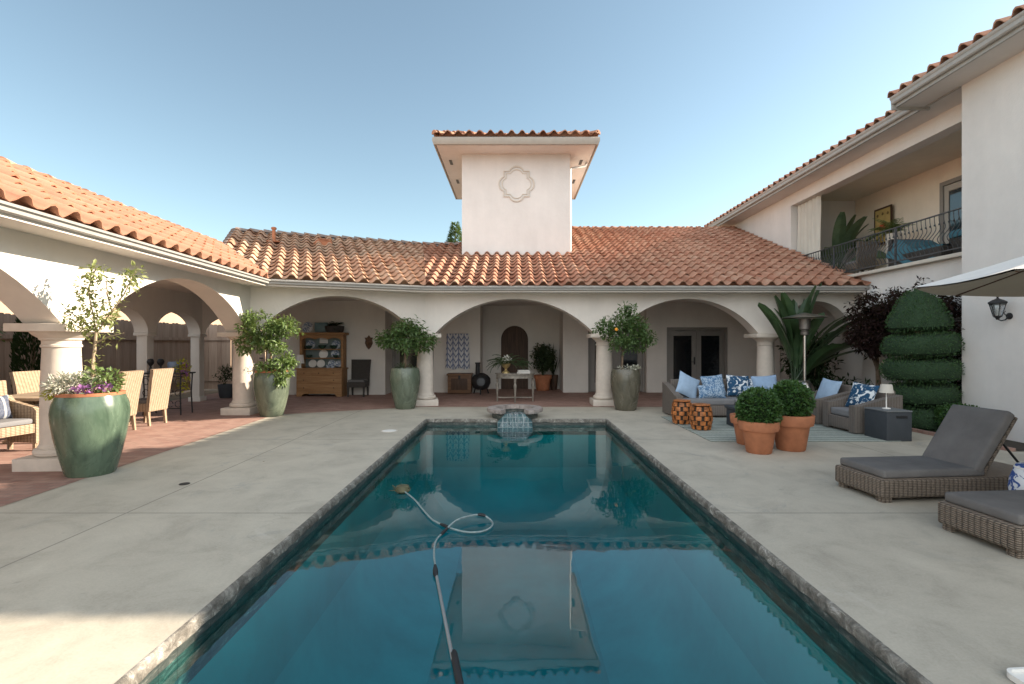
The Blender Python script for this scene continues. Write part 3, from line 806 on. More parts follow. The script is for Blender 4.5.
dp = MB().tube([(TX1+.60, TY0+.7, TZ-.02), (TX1+.55, TY0+.7, TZ-.13), (TX1+.12, TY0+.5, TZ-.26), (TX1+.045, TY0+.3, TZ-.36), (TX1+.045, TY0+.3, 3.9)], .04, 10)
make('downpipe', dp, S_HOUSE, tw)

# ------------------------------------------------------------------ two-storey house on the right
h2 = thing('two_storey_house', 'tall pale stucco house with upstairs balcony and tiled roof along the right side', 'house', (12, 9, 0))
FX, NX, YC = 8.72, 8.15, 9.1          # far wall plane, near wing plane, wing corner
H_T = 6.33
mk = lambda n, mb, m, p=h2, **k: make(n, mb, m, p, **k)
mk('near_wing_wall', MB().box(((NX+16.5)/2, (6.4+YC)/2, H_T/2), (16.5-NX, YC-6.4, H_T)), S_HOUSE, smooth=False)
YF, YJ = 20.3, 15.75                   # far end, far jamb of the balcony
lw = MB(); lw.box(((FX+17)/2, (YC+YF)/2, 3.28/2), (17-FX-.002, YF-YC, 3.28)); mk('ground_floor_wall', lw, S_HOUSE, smooth=False)
mk('upper_wall', MB().box(((FX+10.95)/2, (YJ+YF)/2, (3.28+H_T)/2), (10.95-FX, YF-YJ, H_T-3.28-.002)), S_HOUSE, smooth=False)
S_BOUNCE = stucco('bounce_lit_stucco', (.78, .69, .57))  # house stucco made lighter and warmer, bounced balcony light put into the colour
mk('balcony_back_wall', MB().box((10.75+.1, (YC+YJ)/2+.0, (3.28+H_T)/2), (.2, YJ-YC-.004, H_T-3.28-.002)), S_BOUNCE, smooth=False)
mk('balcony_header', MB().box((FX+.16, (YC+YJ)/2, 5.93+(H_T-5.93)/2), (.32, YJ-YC-.004, H_T-5.93-.004)), S_HOUSE, smooth=False)
mk('balcony_ceiling', MB().box(((FX+.32+10.75)/2, (YC+YJ)/2, 6.12), (10.75-FX-.326, YJ-YC-.006, .05)), S_BOUNCE, smooth=False)
mk('balcony_ledge', MB().box((FX+.05, (YC+YJ)/2, 3.32), (.42, YJ-YC-.01, .075), bev=.01), S_TRIM)
# pilaster and downpipe on the ground-floor wall
mk('pilaster', MB().box((FX-.05, 12.1, 1.45), (.12, .5, 2.9), bev=.01), S_HOUSE)
# eaves
def eave(pth, ze, name='eave'):
    mk('soffit', MB().sweep([(-.02, ze-.14), (.56, ze-.14), (.56, ze-.11), (-.02, ze-.11)], pth, True), S_HOUSE)
    mk('fascia', MB().sweep([(.56, ze-.16), (.60, ze-.16), (.60, ze+.05), (.56, ze+.05)], pth, True), GUTTER)
    mk('gutter', MB().sweep([(.602, ze-.10), (.655, ze-.10), (.675, ze-.08), (.68, ze-.02), (.70, ze), (.705, ze+.04), (.69, ze+.05), (.67, ze+.03), (.602, ze+.02)], pth, True), GUTTER)
# path travels so that "right" is toward the pool (-x): from +y to -y is left..., so go towards the camera with x offset to the right of travel
ZH = 6.43
far_p = [(FX, YF+.7), (FX, YC+.02)]
near_p = [(NX, YC+.82), (NX, 5.9)]
eave([Vector(p) for p in far_p], ZH); eave([Vector(p) for p in near_p], ZH)

for (o, L, run) in (((NX-.675, YC+.86, ZH+.01), YC+.86-5.3, 4.8), ((FX-.675, YF+.75, ZH+.01), YF+.75-YC, 4.6)):
    o3 = Vector(o); cl = [(o3+Vector((0, -L, 0)), Vector((-1, -1, 0)).normalized())] if run == 4.8 else []
    bm, M_ = tile_mesh(o3, (0, -1), (1, 0), PT, 0, L, run, cl)
    rf = roof('tiled_roof', [bm], M_, TILE_R, h2)
    ys = o[1] if run == 4.6 else o[1]
    y2 = o[1]-L+(run if run == 4.8 else 0)
    make('ridge_cap', caps(MB(), (o[0]+run, o[1], o[2]+PT*run), (o[0]+run, min(y2, o[1]-.5), o[2]+PT*run)), RIDGE_M, rf)
    b = MB(); zr = o[2]+PT*run-.02
    b.add([(o[0]+run, o[1], zr), (o[0]+run, y2, zr), (o[0]+2*run, y2-(run if run == 4.8 else 0), o[2]), (o[0]+2*run, o[1], o[2])], [(0, 1, 2, 3)])
    make('rear_slope', b, RIDGE_M, rf)
# hip end of the near wing, toward the camera
o3 = Vector((NX-.675+9.6, 5.3, ZH+.01))
bm, M_ = tile_mesh((NX-.675, 5.3, ZH+.01), (1, 0), (0, 1), PT, 0, 9.6, 4.8, [(Vector((NX-.675, 5.3, 0)), Vector((-1, 1, 0)).normalized()), (o3, Vector((1, 1, 0)).normalized())])
roof('tiled_roof', [bm], M_, TILE_R, h2)
# verge closing board of the near wing
mk('bargeboard', MB().prism([(0, -.20), (.75, -.20), (.75, .33), (0, .03)], (NX-.66, YC+.80, ZH), (1, 0, 0), (0, 0, 1), (0, .035, 0)), GUTTER)
# single-storey garage wing nearest the photographer (outside the frame, shades the deck)
mk('low_wing_wall', MB().box((12, .2, 1.72), (7.7, 11.3, 3.44)), S_HOUSE, smooth=False)
bm, M_ = tile_mesh((NX-.6, 5.2, 3.46), (0, -1), (1, 0), PT, 0, 11.3, 4.4, [])
roof('tiled_roof', [bm], M_, TILE_R, h2)
# balcony door
gd = MB(); BX = 10.74; y0, y1, zt_ = 10.95, 12.55, 5.62
for yy in (y0+.05, y1-.05): gd.box((BX, yy, (3.28+zt_)/2), (.12, .10, zt_-3.28))
gd.box((BX, (y0+y1)/2, zt_-.05), (.12, y1-y0-.2, .10))
bd = mk('balcony_door', gd, FRAME); BDOOR = mat('greige_door_paint', (.40, .375, .335), .5, .05)
for a, b in ((y0+.1, (y0+y1)/2), ((y0+y1)/2, y1-.1)):
    lf = MB(); wl = b-a
    for yy in (a+.065, b-.065): lf.box((BX, yy, 4.4), (.055, .124, 2.22))
    lf.box((BX, (a+b)/2, 3.43), (.055, wl-.26, .26)); lf.box((BX, (a+b)/2, 5.43), (.055, wl-.26, .15))
    make('door_leaf', lf, BDOOR, bd)
    make('pane', MB().box((BX-.003, (a+b)/2, 4.45), (.012, wl-.26, 1.79)), mat('sky_window_glass', (.03, .05, .06), .03, .1, 2, spec=1.0), bd)
# wrought-iron railing
RX = FX-.02; rail = MB()
rail.box((RX, (YC+YJ)/2, 4.235), (.05, YJ-YC-.05, .022), bev=.005); rail.box((RX, (YC+YJ)/2, 3.47), (.04, YJ-YC-.05, .02))
for yy in (YC+.05, 11.4, 13.6, YJ-.05): rail.box((RX, yy, 3.80), (.035, .035, .88))
rl_ = mk('railing', rail, IRON_G)
bal = MB(); pts = []
for k in range(17):
    t = k/16; z = 3.48+.75*t
    b = -.13*math.exp(-((t-.30)/.17)**2)+.035*math.exp(-((t-.66)/.12)**2)
    pts.append((b, 0, z))
bal.tube(pts, .0075, 6); bal.lathe([(.008, 0), (.016, .012), (.016, .03), (.008, .042)], 8, (0.005, 0, 4.02))
bme = bal.mesh('baluster'); nb_ = 58; b0 = None
for k in range(nb_):
    yy = YC+.12+k*(YJ-YC-.22)/(nb_-1)
    make('baluster', bme if b0 is None else b0.data, IRON_G if b0 is None else [], rl_, M=Matrix.Translation((RX, yy, 0)))
    b0 = bpy.data.objects[[o.name for o in rl_.children][0]]

# ------------------------------------------------------------------ plant builders
def crown(mb, c, rad, nc, per, L, w, cr, r=rng, surf=.45, droop=.2):
    for _ in range(nc):
        while True:
            q = Vector((r.uniform(-1, 1), r.uniform(-1, 1), r.uniform(-1, 1)))
            if surf < q.length < 1: break
        p = Vector(c)+Vector((q.x*rad[0], q.y*rad[1], q.z*rad[2])); k = r.uniform(.7, 1.25)
        mb.leaves(p, (cr*k, cr*k, cr*k*.75), per, L, w, r, 0, droop)
    return mb
def blade(mb, base, az, L, Wd, elev, curl, petiole=.35, n=9, roll=0):
    """one long paddle leaf on its stalk"""
    h = Vector((math.cos(az), math.sin(az), 0)); sd_ = Vector((-h.y, h.x, 0))*math.cos(roll)+Vector((0, 0, 1))*math.sin(roll)
    p = Vector(base); e = elev; pts = []
    tot = L*(1+petiole); ds = tot/(n+3)
    for i in range(n+4):
        pts.append((p.copy(), e)); p = p+(h*math.cos(e)+Vector((0, 0, 1))*math.sin(e))*ds
        e -= curl/(n+3)*(.4+1.6*i/(n+3))
    k = 3; mb.tube([q for q, _ in pts[:k+1]], [.022, .018, .015, .012], 6)
    vs = []; m = len(pts)-k
    for i in range(k, len(pts)):
        t = (i-k)/(m-1); wd = Wd*(math.sin(math.pi*min(1, t*.93+.04))**.5)*.5
        q, e2 = pts[i]; nn = h*(-math.sin(e2))+Vector((0, 0, math.cos(e2)))
        vs += [q-sd_*wd+nn*wd*.22, q, q+sd_*wd+nn*wd*.22]
    mb.add(vs, [(i*3+j, i*3+j+1, i*3+j+4, i*3+j+3) for i in range(m-1) for j in (0, 1)])
def frond(mb, base, az, L, elev, curl, nl=14, ll=.16, lw=.03):
    h = Vector((math.cos(az), math.sin(az), 0)); sd_ = Vector((-h.y, h.x, 0)); p = Vector(base); e = elev; pts = [p.copy()]
    for i in range(nl):
        p = p+(h*math.cos(e)+Vector((0, 0, 1))*math.sin(e))*(L/nl); e -= curl/nl; pts.append(p.copy())
        if i > 1:
            s_ = math.sin(math.pi*min(1, (i+.5)/nl*.9+.08))*ll
            for sg in (-1, 1): mb.leaf(p, sd_*sg+h*.5+Vector((0, 0, -.15)), Vector((0, 0, 1)), s_, lw)
    mb.tube(pts, .006, 4)
def trunk(mb, p, z0, z1, r, lean=(0, 0), limbs=(), n=7):
    b = Vector((p[0], p[1], z0)); t = Vector((p[0]+lean[0], p[1]+lean[1], z1))
    pts = [b.lerp(t, k/n)+Vector((noise.noise((k*.7, p[0], 0))*.03, noise.noise((k*.7, p[1], 5))*.03, 0)) for k in range(n+1)]
    mb.tube(pts, [r*(1-.45*k/n) for k in range(n+1)], 8)
    for (f, e) in limbs:
        a = pts[int(f*n)]; e = Vector(e); m = a.lerp(e, .5)+Vector((0, 0, .05))
        mb.tube([a, m, e], [r*.5, r*.33, r*.15], 6)
    return mb
def pot(name, label, prof, loc, m, rim=None, soil=None, group=None, cat='planter', n=48):
    """prof: outer outline up to the rim; the wall is returned inward so that the pot is hollow"""
    t = thing(name, label, cat, loc, 0, group)
    top = prof[-1]; inner = [(top[0]-.035, top[1]+.002), (top[0]-.045, top[1]-.03), (top[0]-.05, top[1]-.16)]
    part('body', MB().lathe(prof+inner, n), m, t)
    if rim is not None:
        part('rim', MB().lathe([(top[0]-.005, top[1]-.045), (top[0]+.012, top[1]-.03), (top[0]+.012, top[1]+.004), (top[0]-.04, top[1]+.006), (top[0]-.042, top[1]-.05)], n), rim, t)
    part('soil', MB().lathe([(top[0]-.04, top[1]-.10), (top[0]*.4, top[1]-.075), (.01, top[1]-.07)], 24, cap=False), SOIL, t)
    return t
def plant(name, label, cat, fol, m, trk=None, tm=None, group=None, loc=(0, 0, 0), world=True):
    t = thing(name, label, cat, loc, 0, group)
    k = make('foliage', fol, m, t, world=world, smooth=False)
    if trk is not None: make('trunk', trk, tm or BARK, t, world=world)
    return t

# ------------------------------------------------------------------ tall glazed planters
pr1 = [(.235, 0), (.25, .02), (.30, .22), (.35, .45), (.382, .66), (.388, .76), (.378, .86), (.345, .95), (.33, 1.0)]
pr2 = [(.215, 0), (.24, .02), (.29, .22), (.34, .45), (.365, .66), (.37, .78), (.355, .90), (.33, 1.0)]
pr4 = [(.23, 0), (.25, .02), (.29, .2), (.335, .45), (.36, .68), (.355, .84), (.335, .94), (.32, .985)]
X1, Y1 = -5.21, 6.16
pot('planter', 'large green glazed planter with an orange rim in the left foreground', pr1, (X1, Y1, 0), GLZ, TERRA, group='tall glazed planters beside the columns')
pot('planter', 'green glazed planter half in sunlight at the left corner of the arcade', pr2, (-5.36, 11.06, 0), GLZ2, TERRA, group='tall glazed planters beside the columns')
pot('planter', 'mottled green glazed planter left of the fountain, beside the arch column', pr2, (-2.68, 12.32, 0), GLZ2, group='tall glazed planters beside the columns')
pot('planter', 'slim olive brown glazed planter right of the fountain, beside a column', pr4, (2.69, 12.06, 0), GLZ3, group='tall glazed planters beside the columns')
# sapling in planter 1
r1 = random.Random(5)
tk = MB(); br = [(-5.16, 6.14, .92), (-5.17, 6.14, 1.35), (-5.14, 6.14, 1.62), (-5.13, 6.14, 1.78)]
tk.tube(br, [.022, .019, .016, .014], 8)
limbs = [[(-5.13, 6.14, 1.75), (-5.16, 6.12, 2.0), (-5.2, 6.1, 2.25), (-5.1, 6.1, 2.52)], [(-5.13, 6.14, 1.72), (-4.98, 6.15, 1.95), (-4.80, 6.15, 2.2), (-4.64, 6.15, 2.52)],
         [(-5.13, 6.14, 1.74), (-5.3, 6.1, 1.9), (-5.5, 6.1, 2.05)], [(-5.14, 6.14, 1.6), (-4.95, 6.1, 1.68), (-4.76, 6.1, 1.73)], [(-5.14, 6.14, 1.55), (-5.05, 6.0, 1.40), (-5.02, 5.95, 1.3)], [(-5.13, 6.14, 1.78), (-5.3, 6.2, 1.75), (-5.5, 6.2, 1.86)], [(-4.95, 6.15, 2.0), (-5.0, 6.15, 2.2), (-5.02, 6.15, 2.42)]]
fo = MB()
for li, l in enumerate(limbs):
    tk.tube(l, [.0075]*(len(l)-1)+[.004], 6)
    for a, b in zip(l[:-1], l[1:]):
        for q in range(34 if li not in (3, 4) else 12):
            p = Vector(a).lerp(Vector(b), r1.random())
            fo.leaf(p+Vector((r1.gauss(0, .05), r1.gauss(0, .05), r1.gauss(0, .05))), Vector((r1.gauss(0, 1), r1.gauss(0, 1), r1.gauss(-.4, .6))), Vector((0, 0, 1)), r1.uniform(.05, .085), .03)
for c in ((-5.12, 6.1, 2.48), (-5.2, 6.1, 2.3), (-4.68, 6.15, 2.46), (-4.78, 6.15, 2.38), (-5.18, 6.12, 2.1), (-5.0, 6.12, 1.92), (-5.35, 6.1, 1.92), (-5.2, 6.1, 1.86)):
    fo.leaves(c, (.13, .12, .11), 60, .075, .034, r1, 0, .3)
plant('sapling', 'thin sapling with sparse pale leaves in the foreground green planter', 'tree', fo, L_PALE, tk, mat('pale_bark', (.34, .26, .17), .9, .25, 14), loc=(-5.16, 6.14, .92))
sv = MB(); sv.leaves((-5.36, 5.98, 1.10), (.20, .18, .13), 520, .075, .022, r1, 0, -.2); sv.leaves((-5.3, 6.1, 1.14), (.2, .18, .10), 260, .07, .022, r1)
single('dusty_miller', 'silvery white leafy plant at the left of the foreground planter', 'plant', sv, L_SIL, smooth=False)
yv = MB(); yv.leaves((-5.47, 5.96, 1.0), (.10, .13, .06), 160, .045, .03, r1, 0, .4)
single('yellow_groundcover', 'yellow green trailing plant spilling over the foreground planter rim', 'plant', yv, L_YEL, smooth=False)
pv = MB(); pv.leaves((-5.10, 5.92, 1.05), (.11, .08, .045), 70, .04, .04, r1); pv.leaves((-4.93, 6.02, 1.08), (.07, .08, .04), 50, .04, .035, r1)
single('purple_flowers', 'clump of purple flowers in the foreground planter', 'flowers', pv, F_PUR, smooth=False)
gv = MB(); gv.leaves((-5.03, 6.12, 1.14), (.20, .2, .16), 260, .085, .035, r1)
single('leafy_annual', 'green leafy plant at the right of the foreground planter', 'plant', gv, L_LUSH, smooth=False)
# bush in planter 2
r2_ = random.Random(9); fo = MB(); tk = trunk(MB(), (-5.4, 11.06), .9, 1.7, .035, (.02, 0), ((.7, (-5.75, 11.0, 1.9)), (.8, (-5.0, 11.1, 1.95)), (.9, (-5.4, 11.1, 2.1))))
for c, rd, n in (((-5.55, 11.0, 2.0), (.42, .35, .28), 34), ((-5.0, 11.05, 1.96), (.38, .3, .2), 24), ((-5.65, 10.95, 1.62), (.36, .3, .24), 24), ((-5.15, 11.0, 1.58), (.30, .28, .24), 18), ((-5.08, 10.9, 1.18), (.28, .25, .18), 20), ((-4.98, 10.8, .9), (.13, .13, .28), 10), ((-5.3, 10.85, 1.08), (.26, .2, .12), 12)):
    crown(fo, c, rd, n, 26, .10, .045, .12, r2_, .1, .5)
plant('flowering_shrub', 'lush sunlit shrub with trailing stems in the half-sunlit planter', 'shrub', fo, L_LUSH, tk, loc=(-5.4, 11.06, .9))
wf = MB(); wf.leaves((-5.7, 10.9, 1.05), (.16, .12, .12), 60, .05, .04, r2_)
single('white_flowers', 'small white flowers hanging over the left rim of the half-sunlit planter', 'flowers', wf, F_WHT, smooth=False)
# citrus trees 3 and 4
fo = MB(); tk = trunk(MB(), (-2.68, 12.32), .9, 1.6, .03, (0, 0), ((.8, (-3.0, 12.3, 1.85)), (.8, (-2.35, 12.3, 1.8)), (.9, (-2.6, 12.3, 2.0))))
for c, rd, n in (((-2.6, 12.3, 1.95), (.42, .38, .24), 36), ((-3.0, 12.3, 1.72), (.34, .3, .20), 22), ((-2.25, 12.3, 1.66), (.33, .3, .2), 22), ((-2.62, 12.2, 1.55), (.4, .3, .16), 18)):
    crown(fo, c, rd, n, 24, .11, .045, .13, r2_, .1, .4)
plant('citrus_tree', 'round headed citrus tree in the planter left of the fountain', 'tree', fo, L_CIT, tk, loc=(-2.68, 12.32, .9), group='citrus trees in planters')
fo = MB(); fo.leaves((-2.68, 12.25, 1.03), (.26, .25, .07), 160, .06, .03, r2_)
single('planter_underplanting', 'low pale plants around the citrus trunk left of the fountain', 'plant', fo, L_FERN, smooth=False)
fo = MB(); tk = trunk(MB(), (2.6, 12.06), .88, 1.6, .03, (.02, 0), ((.8, (2.2, 12.0, 1.95)), (.8, (2.95, 12.0, 1.85)), (.9, (2.75, 12.05, 2.2))))
for c, rd, n in (((2.72, 12.0, 2.1), (.38, .35, .30), 38), ((2.98, 12.0, 1.75), (.34, .3, .3), 30), ((2.28, 12.0, 1.95), (.30, .26, .22), 22), ((2.6, 11.95, 1.62), (.34, .3, .2), 22), ((2.72, 12, 2.4), (.16, .16, .12), 6)):
    crown(fo, c, rd, n, 24, .105, .042, .12, r2_, .1, .3)
plant('citrus_tree', 'taller citrus tree with one orange in the olive planter right of the fountain', 'tree', fo, L_CIT, tk, loc=(2.6, 12.06, .88), group='citrus trees in planters')
single('orange', 'single orange fruit on the citrus tree right of the fountain', 'fruit', MB().lathe([(.003, -.042), (.03, -.03), (.042, 0), (.03, .03), (.003, .042)], 14), mat('orange_peel', (.75, .30, .03), .5, .1), loc=(2.40, 11.72, 1.93))
fo = MB(); fo.leaves((2.72, 11.98, 1.0), (.26, .25, .06), 160, .06, .03, r2_); fo.leaves((2.9, 11.85, 1.03), (.12, .1, .05), 60, .05, .04, r2_)
single('planter_underplanting', 'white edged low plants spilling from the olive planter rim', 'plant', fo, L_SIL, smooth=False)

# ------------------------------------------------------------------ terracotta pots with clipped box
prt = [(.145, 0), (.155, .01), (.20, .29), (.205, .30), (.235, .30), (.243, .33), (.25, .41), (.245, .42)]
def boxball(c, r, label):
    fo = MB(); rr = random.Random(int(c[0]*100))
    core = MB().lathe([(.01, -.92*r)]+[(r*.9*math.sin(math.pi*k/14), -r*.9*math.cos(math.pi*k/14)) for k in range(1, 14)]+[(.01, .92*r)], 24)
    for i in range(2600):
        u = rr.uniform(-.92, 1); a = rr.uniform(0, 2*math.pi); s_ = math.sqrt(1-u*u); d = Vector((s_*math.cos(a), s_*math.sin(a), u))
        k = r*(.90+.13*rr.random()+.10*noise.noise(d*3+Vector(c))+(.05 if rr.random() < .04 else 0))
        fo.leaf(d*k, d+Vector((rr.gauss(0, .7), rr.gauss(0, .7), rr.gauss(0, .7))), Vector((rr.gauss(0, 1), rr.gauss(0, 1), 1)), rr.uniform(.04, .065), .032)
    t = thing('boxwood_ball', label, 'shrub', c, 0, 'clipped box balls')
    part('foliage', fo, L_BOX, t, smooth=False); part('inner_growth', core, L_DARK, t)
ks = {'rim': None}
def tpot(x, y, k, label):
    t = pot('terracotta_pot', label, [(a*k, b*k) for a, b in prt], (x, y, 0), TERRA, group='terracotta pots by the rug', cat='pot'); return t
tpot(3.60, 7.35, 1.12, 'front terracotta pot with a clipped box ball, near the pool')
tpot(4.18, 7.55, 1.27, 'largest terracotta pot, behind and right of the front one')
tpot(3.74, 7.98, 1.1, 'terracotta pot mostly hidden behind the front pot')
boxball((3.60, 7.35, .63), .29, 'clipped box ball in the front terracotta pot')
boxball((4.17, 7.55, .72), .29, 'clipped box ball in the largest terracotta pot')

# ------------------------------------------------------------------ lounge corner
single('striped_rug', 'flat woven rug with pale green and dark stripes under the sofa', 'rug', MB().box((4.75, 9.5, .009), (3.1, 2.75, .010), bev=.003), RUG)
def arm_prof(d, hb, hf): return [(-d/2, .0), (-d/2, hf), (-d/2+.12, hf+.005), (d/2-.25, hb-.05), (d/2, hb), (d/2, 0)]
def seat_unit(name, label, cat, loc, rz, Lx, dp, hb, hf, ncush, group=None, aw=.15):
    t = thing(name, label, cat, loc, rz, group)
    part('base', MB().box((0, -.01, .165), (Lx-2*aw-.004, dp-.03, .21), bev=.01).box((0, 0, .035), (Lx-.2, dp-.2, .06)), WICKER_L, t)
    for sx in (-1, 1):
        part('arm', MB().prism(arm_prof(dp, hb, hf), (sx*(Lx/2-aw/2)-aw/2, 0, .03), (0, 1, 0), (0, 0, 1), (aw, 0, 0)), WICKER_L, t, smooth=False)
    part('back', MB().box((0, dp/2-.07, .17+hb/2), (Lx-2*aw-.004, .14, hb-.2+.06), bev=.02), WICKER_L, t)
    cw = (Lx-2*aw)/ncush
    for i in range(ncush):
        part('seat_cushion', MB().box((-Lx/2+aw+cw*(i+.5), -.06, .34), (cw-.01, dp-.2, .13), bev=.035, seg=3), CUSH_L, t)
    return t
seat_unit('wicker_sofa', 'long taupe wicker sofa with grey seat cushions and blue pillows', 'sofa', (4.74, 11.14, 0), R(2), 2.6, .9, .68, .45, 2)
seat_unit('wicker_armchair', 'taupe wicker armchair with a navy leaf pillow beside the charcoal side table', 'armchair', (6.37, 9.18, 0), R(-88), .86, .86, .66, .47, 1, 'wicker armchairs facing the sofa')
seat_unit('wicker_armchair', 'taupe wicker armchair with a plain blue pillow beyond the other armchair', 'armchair', (6.37, 10.2, 0), R(-92), .86, .86, .66, .47, 1, 'wicker armchairs facing the sofa')
def pillow(label, loc, sx, sz, th, m, rz=0, tilt=18, roll=0, group='scatter cushions on the lounge seats'):
    n = 14; vs = []; fs = []
    for side in (1, -1):
        for i in range(n+1):
            for j in range(n+1):
                x = -1+2*i/n; z = -1+2*j/n
                k = ((1-abs(x)**2.6)*(1-abs(z)**2.6))**.55
                pin = 1-.07*(1-abs(x*z)) if False else 1-.06*(1-x*x*0)*(1-max(abs(x), abs(z))*0)
                ex = 1-.08*math.sin(math.pi*(z+1)/2); ez = 1-.08*math.sin(math.pi*(x+1)/2)
                wr = 1+.10*noise.noise((x*2+loc[0]*9, z*2, side+loc[1]))
                vs.append((x*sx/2*ex, -side*th/2*k*wr, z*sz/2*ez))
    m1 = n+1
    for i in range(n):
        for j in range(n):
            a = i*m1+j; fs.append((a, a+1, a+m1+1, a+m1)); a += m1*m1; fs.append((a, a+m1, a+m1+1, a+1))
    mb = MB().add(vs, fs)
    M = Matrix.Translation(loc) @ Matrix.Rotation(rz, 4, 'Z') @ Matrix.Rotation(R(-tilt), 4, 'X') @ Matrix.Rotation(R(roll), 4, 'Y')
    return tag(make('pillow', mb, m, None, M=M, ang=80), label, 'pillow', group)
pillow('large light blue pillow leaning in the left corner of the sofa', (3.86, 11.1, .66), .54, .54, .20, BLUE, R(20), 20, 28)
pillow('soft blue speckled pillow second from the sofa\'s left arm', (4.54, 11.38, .64), .54, .50, .18, SPECK, R(4), 20, -5)
pillow('navy and white leaf print pillow in the middle of the sofa', (5.04, 11.26, .65), .50, .50, .18, NAVY, R(-4), 20, 4)
pillow('plain light blue pillow at the right end of the sofa', (5.68, 11.3, .64), .56, .50, .18, BLUE2, R(-8), 20, -4)
pillow('small leaf print pillow tucked between the navy and the right blue pillows', (5.34, 11.42, .62), .42, .40, .14, NAVY, R(-6), 16, 3)
pillow('speckled blue lumbar pillow lying before the left sofa pillows', (4.34, 10.98, .54), .62, .30, .16, SPECK, R(4), 16)
pillow('blue lumbar pillow at the right of the sofa seat', (5.34, 11.0, .53), .58, .28, .16, SPECK, R(-5), 16)
pillow('plain blue pillow on the farther armchair', (6.42, 10.22, .63), .52, .50, .18, BLUE, R(-80), 20, 5)
pillow('navy and white leaf print pillow on the armchair beside the side table', (6.40, 9.2, .63), .50, .50, .18, NAVY, R(-70), 20, 5)
ct = thing('coffee_table', 'low charcoal coffee table in front of the sofa', 'table', (4.72, 9.55, 0))
part('top', MB().box((0, 0, .365), (1.15, .62, .05), bev=.008), CHAR, ct); part('pedestal', MB().box((0, 0, .172), (1.09, .56, .335), bev=.008), CHAR, ct)
st_ = thing('side_table', 'dark charcoal box side table with a slot handle', 'table', (6.275, 8.40, 0), R(2))
sb_ = MB()
part('body', MB().box((0, 0, .24), (.42, .50, .475), bev=.008), CHAR, st_)
part('top', MB().box((0, 0, .491), (.435, .515, .022), bev=.005), mat('pale_charcoal_top', (.15, .16, .165), .6, .1), st_)
part('slot_handle', MB().box((.04, -.252, .40), (.19, .006, .045), bev=.002), IRON, st_)
tl = thing('table_lamp', 'small white lamp with a tapered shade on the charcoal side table', 'lamp', (6.27, 8.42, .503))
part('base', MB().lathe([(.06, 0), (.06, .012), (.012, .02), (.009, .03), (.009, .30)], 20), WHITE, tl)
part('lamp_shade', MB().lathe([(.105, .27), (.08, .41), (.078, .41), (.102, .272)], 28), CREAM, tl)
# woven drum stools
def drum(loc, label, ph):
    t = thing('drum_stool', label, 'stool', loc, ph, 'woven drum stools'); rows = 5; nblk = 8; H = .46
    prof = lambda z: .145+.055*math.sin(math.pi*(z/H*.8+.1))
    mb = MB()
    for r_ in range(rows):
        z0, z1 = .01+r_*(H-.03)/rows, .01+(r_+1)*(H-.03)/rows-.012
        for i in range(nblk):
            a0 = 2*math.pi*(i+(.5 if r_ % 2 else 0))/nblk; a1 = a0+2*math.pi/nblk*.64; vs = []
            for (z, rr) in ((z0, prof(z0)), (z1, prof(z1))):
                for k in range(4):
                    a = a0+(a1-a0)*k/3; bul = .008*math.sin(math.pi*k/3)
                    vs += [((rr+bul)*math.cos(a), (rr+bul)*math.sin(a), z), ((rr-.02)*math.cos(a), (rr-.02)*math.sin(a), z)]
            fs = []
            for k in range(3):
                fs += [(k*2, k*2+2, 8+k*2+2, 8+k*2), (8+k*2, 8+k*2+2, 8+k*2+3, 8+k*2+1), (k*2+1, k*2+3, k*2+2, k*2), (k*2+3, k*2+1, 8+k*2+1, 8+k*2+3)]
            fs += [(0, 8, 9, 1), (6, 7, 15, 14)]
            mb.add(vs, fs)
    part('woven_side', mb, DRUM, t)
    part('core', MB().lathe([(prof(z)-.026, z) for z in (.012, .1, .2, .3, .42)], 24), SOIL, t)
    part('seat', MB().lathe([(.15, H-.02), (.165, H-.012), (.165, H+.004), (.15, H+.01)], 28), DRUM, t)
DRUM = mat('amber_woven_strip', (.38, .135, .04), .45, .7, 11, .3, 40)
drum((3.33, 9.92, .014), 'amber woven drum stool nearer the sofa arm', .2); drum((3.46, 9.25, .014), 'amber woven drum stool nearer the camera, lighter in colour', .75)
# patio heater
ph_ = thing('patio_heater', 'stainless steel mushroom patio heater behind the armchairs', 'heater', (6.60, 11.35, 0))
part('base', MB().lathe([(.22, 0), (.23, .05), (.23, .09), (.19, .10), (.19, .48), (.20, .52), (.19, .60), (.14, .70), (.06, .76), (.04, .77)], 32), STEEL, ph_)
part('pole', MB().lathe([(.032, .76), (.032, 1.82)], 16), STEEL, ph_)
part('burner', MB().lathe([(.034, 1.78), (.085, 1.80), (.09, 1.86), (.065, 1.88), (.07, 1.90), (.11, 1.93), (.12, 2.16), (.03, 2.17)], 24), mat('perforated_steel', (.22, .2, .18), .5, .3, 60, .4, 120, metal=.8), ph_)
part('reflector', MB().lathe([(.46, 2.18), (.462, 2.19), (.30, 2.235), (.14, 2.27), (.05, 2.295), (.01, 2.30), (.01, 2.29), (.14, 2.262), (.30, 2.225)], 40, cap=False), STEEL, ph_)
